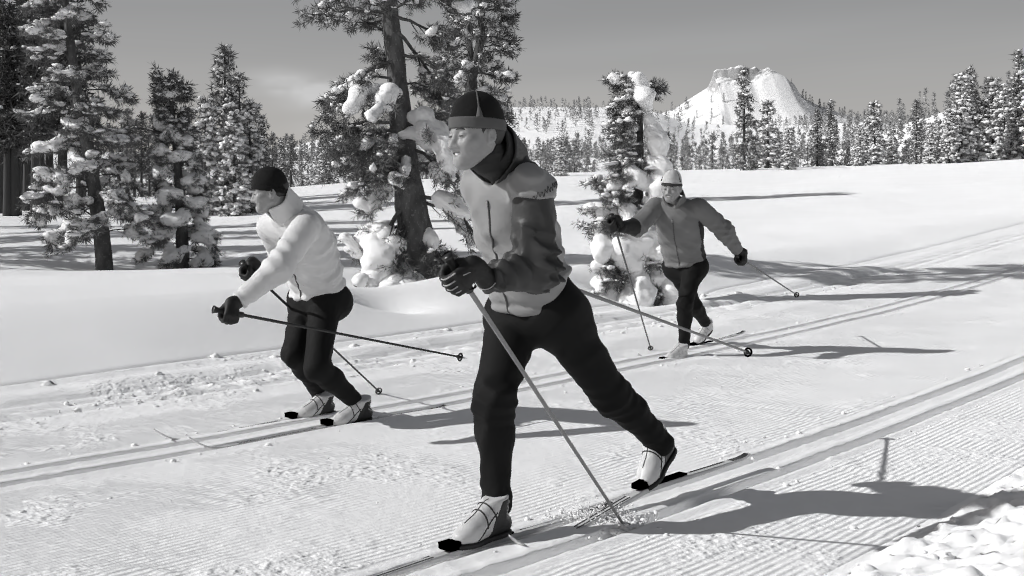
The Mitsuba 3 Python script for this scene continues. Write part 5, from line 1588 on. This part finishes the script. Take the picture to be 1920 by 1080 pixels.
    for a_, t_, q_, kn in (('al', 'tl', 'ql', 'kl'), ('ar', 'tr', 'qr', 'kr')):
        build_boot(k, J[t_], J[q_], J[a_] + 0.4 * unit(J[kn] - J[a_]) - (J[t_] + J[q_]) / 2, sp.get('boot_s', 1.0), sp['bh'], *sp.get('boots', ()))
    for side, hn, wr, tp in (('l', 'gl', 'wl', 'pl'), ('r', 'gr', 'wr', 'pr')):
        hand, tip = J[hn], J[tp]
        build_glove(k, hand, hand - tip, J[wr], side == 'r', sp.get('gs', 1.05), sp['gh'], piping=sp.get('piping'), open_=sp.get('open', {}).get(side, 0.0))
        d = unit(tip - hand); a_ = unit(hand - J[wr])
        top = hand - d * 0.065
        strap = [top, top - a_ * 0.03 + np.array([0, 0, -0.015]), hand - a_ * 0.07 + np.array([0, -0.035, -0.03]), hand - a_ * 0.03 - np.array([0, 0.03, 0.045])]
        build_pole(sp['poles'][side], hand, tip, shaft=sp.get('shaft', 'pole_shaft'), r=sp.get('pr', 0.0085), above=0.05, strap=strap if sp.get('straps', True) else None)
    return k, vest, J, F, base, Rp, Rs


HEAD_A = unit(on_trail(np.array([S0 + 0.0]), np.array([2.5]))[0] - on_trail(np.array([S0 + 2.0]), np.array([2.5]))[0])
torso_hs = [0.0, 0.08, 0.35, 0.68, 0.88, 0.97, 1.03]

first = dict(label='smiling skier in front, dark beanie, grey vest over dark sleeves, black trousers, striding left', seed=11, h=0.0080, hh=0.0040, gh=0.0038, bh=0.005,
    j=dict(hl=(1038, 585, 4.50), hr=(966, 590, 4.63), kl=(1146, 742, 4.68), kr=(925, 752, 4.30), al=(1240, 832, 4.88), ar=(932, 945, 4.36),
           tl=(1208, 922, 4.80), ql=(1268, 832, 5.02), tr=(853, 1030, 4.15), qr=(974, 991, 4.40), neck=(942, 305, 4.26),
           sl=(998, 356, 4.14), sr=(904, 350, 4.40), el=(1004, 506, 4.10), wl=(915, 526, 3.96), er=(965, 455, 4.72), wr=(995, 500, 4.80),
           gl=(862, 516, 3.88), pl=(1183, 1005, 4.52), gr=(1018, 520, 4.88), pr=(1412, 664, 6.05)),
    boot_s=0.96, fwd=(-0.66, -0.75), hs=torso_hs, ws=[0.165, 0.169, 0.168, 0.176, 0.152, 0.098, 0.06], ds=[0.142, 0.144, 0.134, 0.140, 0.110, 0.078, 0.055], hem=0.07, hem_z=0.862, hem_n=(0.0, 0.05, -1.0),
    arm=(0.078, 0.073, 0.050), cap=0.12, vneck=True, yoke=True, mats=('jacket_grey', 'jacket_dark', 'collar_dark'), zip='zip_dark', zip_to=0.86, fold=0.013, sleeve_fold=0.015,
    head=(893, 256, 4.10), face=(-0.79, -0.61, -0.07), hs_=1.06, hat=('hat_black', 'hat_band_grey'), hatkw=dict(seam=((-1, 1), 'hat_band_grey', 0.45), tall=0.121, tilt=0.10, brow=0.034, band_h=0.036),
    col=(0.088, 0.092, 0.8, 0.035), shirt=0.85, col_top=0.68, pants=dict(thigh=0.114, knee=0.076, calf=0.066, ankle=0.055, seat=(0.05, 0.07, -0.02)), boots=('boot_silver', 'boot_dark'), piping='piping_grey', gs=1.02, pr=0.0095, shaft='pole_pale',
    poles=dict(l='grey ski pole planted slantwise in the snow before the first skier', r='grey ski pole trailing to the right behind the first skier, its basket in the air'))
kA, vestA, JA, FA, baseA, RpA, RsA = skier(first)

second = dict(label='left skier in pale jacket and black beanie, bent forward with both knees flexed', seed=23, h=0.0095, hh=0.0052, gh=0.0054, bh=0.0065,
    j=dict(hl=(611, 562, 6.72), hr=(577, 562, 6.86), kl=(594, 690, 6.43), kr=(552, 664, 6.60), al=(668, 755, 6.72), ar=(605, 744, 7.0),
           tl=(621, 802, 6.60), ql=(692, 785, 6.76), tr=(554, 790, 6.80), qr=(628, 770, 7.0), neck=(540, 396, 6.30),
           sl=(574, 424, 6.20), sr=(508, 424, 6.45), el=(522, 503, 6.05), wl=(447, 566, 5.95), er=(538, 497, 6.60), wr=(490, 512, 6.43),
           gl=(431, 586, 5.90), pl=(876, 672, 6.72), gr=(470, 508, 6.36), pr=(716, 739, 7.70)),
    boot_s=0.92, fwd=(-0.71, -0.70), hs=torso_hs, ws=[0.180, 0.178, 0.175, 0.185, 0.165, 0.115, 0.08], ds=[0.145, 0.148, 0.140, 0.150, 0.130, 0.10, 0.07], hem=0.10, hem_z=0.738, bend=0.05, cinch=0.6,
    arm=(0.082, 0.074, 0.050), mats=('jacket_pale', 'jacket_pale', 'jacket_pale'), zip='zip_dark', zip_to=0.86, fold=0.009, sleeve_fold=0.0035,
    head=(506, 361, 6.20), face=(-0.955, -0.27, -0.17), hs_=0.96, hat=('hat_black', 'hat_black'), hatkw=dict(tall=0.115, tilt=0.32, brow=0.036, band_h=0.03),
    col=(0.092, 0.090, 0.45, 0.012), col_top=0.78, pants=dict(thigh=0.100, knee=0.069, calf=0.062, ankle=0.050, seat=(0.05, 0.06, -0.02)), boots=('boot_silver', 'boot_dark'), gs=0.95, pr=0.0088, shaft='pole_black',
    poles=dict(l='black ski pole held level across the second skier, pointing back to the right', r='black ski pole on the far side of the second skier, slanting down behind the legs'))
kB, vestB, JB, FB, *_ = skier(second)

third = dict(label='farthest skier, pale hat with dark rim, slate jacket, arms spread, black leggings', seed=37, h=0.012, hh=0.0064, gh=0.0068, bh=0.008,
    j=dict(hl=(1302, 500, 9.72), hr=(1268, 500, 9.83), kl=(1284, 570, 9.45), kr=(1301, 572, 9.98), al=(1283, 645, 9.60), ar=(1325, 610, 10.38),
           tl=(1247, 681, 9.44), ql=(1293, 671, 9.66), tr=(1303, 647, 10.30), qr=(1334, 616, 10.46), neck=(1266, 377, 9.46),
           sl=(1311, 390, 9.42), sr=(1230, 388, 9.52), el=(1359, 434, 9.50), wl=(1383, 470, 9.64), er=(1194, 426, 9.33), wr=(1163, 425, 9.15),
           gl=(1389, 484, 9.68), pl=(1497, 555, 10.8), gr=(1151, 419, 9.10), pr=(1222, 660, 10.0)),
    boot_s=0.90, fwd=(-0.45, -0.89), hs=torso_hs, ws=[0.178, 0.182, 0.185, 0.200, 0.175, 0.115, 0.085], ds=[0.14, 0.145, 0.14, 0.15, 0.13, 0.10, 0.075], hem=0.07, hem_z=0.796,
    arm=(0.084, 0.076, 0.052), mats=('jacket_slate', 'jacket_slate', 'jacket_slate'), zip='zip_dark', zip_to=0.87, fold=0.009, sleeve_fold=0.006, forearm='r', side_panel=True,
    head=(1259, 353, 9.36), face=(-0.40, -0.90, -0.16), roll=0.08, hs_=1.0, hat=('hat_white', 'hat_band_dark'), hatkw=dict(seam=((-1, 1), 'hat_band_dark', 0.35, 0.55), tall=0.122, tilt=0.14, brow=0.034, band_h=0.024),
    col=(0.088, 0.086, 0.6, 0.015), col_top=0.6, pants=dict(thigh=0.093, knee=0.064, calf=0.058, ankle=0.047), boots=('boot_silver', 'boot_silver'), gs=0.98, pr=0.0092,
    poles=dict(l='thin ski pole trailing from the left hand of the farthest skier', r='thin ski pole planted in front of the farthest skier, crossing the snowy tree'))
kC, vestC, JC, FC, *_ = skier(third)


def track_dir(p):
    s_, t_ = trail_st(np.array([p[0]]), np.array([p[1]]))
    a, b_ = on_trail(s_ + 0.5, t_), on_trail(s_ - 0.5, t_)
    return unit((b_ - a)[0])


def ski_under(toe, label, rise=-0.022, **kw):
    return build_ski(label, toe, track_dir(toe), rise, **kw)


ski_under(JA['tr'], 'ski under the front foot of the first skier, running out at the bottom edge', rise=0.0)
ski_under(JA['tl'], 'lifted ski under the rear foot of the first skier, tail in the air', rise=0.070, kick=0.012, pitch=1.0, front=0.86, back=0.86)
ski_under(JB['tl'], 'near ski of the second skier, lying in the groove', rise=-0.002)
ski_under(JB['tr'], 'far ski of the second skier, its tip curling up from the groove', rise=0.002)
ski_under(JC['tl'], 'front ski of the farthest skier, lying in the groove', rise=-0.002)
ski_under(JC['tr'], 'rear ski of the farthest skier, tail lifted off the track', rise=0.02, kick=0.07, pitch=1.0)
# ---------------------------------------------------------------- loose snow
rc = np.random.default_rng(91)
LUMP0 = trimesh.creation.icosphere(0)
LUMP = [trimesh.creation.icosphere(1) for _ in range(1)][0]


def lump(p, r_, flat=0.7):
    M_ = LUMP if r_ > 0.022 else LUMP0
    v = np.array(M_.vertices)
    v = v * (1 + 1.1 * (meshkit.noise(v * 2.3 + rc.uniform(0, 50, 3), 3)[:, None] - 0.5)) * np.array([1, rc.uniform(0.7, 1.2), flat]) * r_
    a = rc.uniform(0, 6.28); c_, s_ = math.cos(a), math.sin(a)
    return v @ np.array([[c_, -s_, 0], [s_, c_, 0], [0, 0, 1]]).T + p, M_.faces


def strew(n, s0, s1, t0, t1, r0, r1, dz=0.0, power=2.5):
    out = []
    for _ in range(n):
        s_ = s0 + (s1 - s0) * rc.random(); t_ = rc.uniform(t0, t1)
        p = on_trail(np.array([s_]), np.array([t_]))[0]
        z = float(land(*p)) if EDGE_L < t_ < EDGE_R else zg(*p)
        r_ = r0 + (r1 - r0) * rc.random() ** power
        out.append(lump(np.array([p[0], p[1], z + r_ * 0.12 + dz]), r_))
    return out


crumbs = strew(800, S0 - 3, S0 + 20, EDGE_L - 0.15, -1.1, 0.005, 0.024) + strew(60, S0 - 2, S0 + 16, EDGE_L - 0.7, EDGE_L - 0.1, 0.012, 0.055)
for g in (GROOVES[0] - 0.13, GROOVES[1] + 0.13, GROOVES[2] - 0.14, GROOVES[3] + 0.13):
    crumbs += strew(110, S0 - 3, S0 + 18, g - 0.05, g + 0.05, 0.004, 0.020)
crumbs += strew(260, S0 - 3, S0 + 16, -1.0, 3.7, 0.003, 0.016, power=4)
crumbs += strew(420, S0 - 2, S0 + 12, EDGE_R + 0.02, EDGE_R + 1.6, 0.005, 0.024, 0.03, power=2)
obj('snow_crumbs', join(crumbs), 'tree_snow')
tag('snow_crumbs', 'crumbs of broken snow scattered along the trail edges and on the rough bank', 'snow', kind='stuff')

# snow thrown up where the first skier plants the pole and drives the ski
spray = []
c0 = at(1176, 985, 4.55); e0 = at(1060, 965, 4.62)
for _ in range(900):
    u_ = rc.random() ** 0.8
    q_ = c0 * u_ + e0 * (1 - u_)
    zz = abs(rc.normal()) * (0.028 if u_ > 0.6 else 0.020)
    p = np.array([q_[0] + rc.normal() * 0.055, q_[1] + rc.normal() * 0.06, zz + 0.002])
    spray.append(dusting(p[None], rc.uniform(0.0012, 0.0042) * (1.5 if zz < 0.02 else 1), rc, BALL0, 1.0))
for _ in range(130):
    p = at(1176, 990, 4.5) + np.array([rc.normal() * 0.07, rc.normal() * 0.07, 0]); p[2] = 0.004
    spray.append(lump(p, rc.uniform(0.006, 0.018), 0.8))
obj('snow_spray', join(spray), 'tree_snow')
tag('snow_spray', 'burst of snow flecks around the planted pole of the first skier', 'snow', kind='stuff')
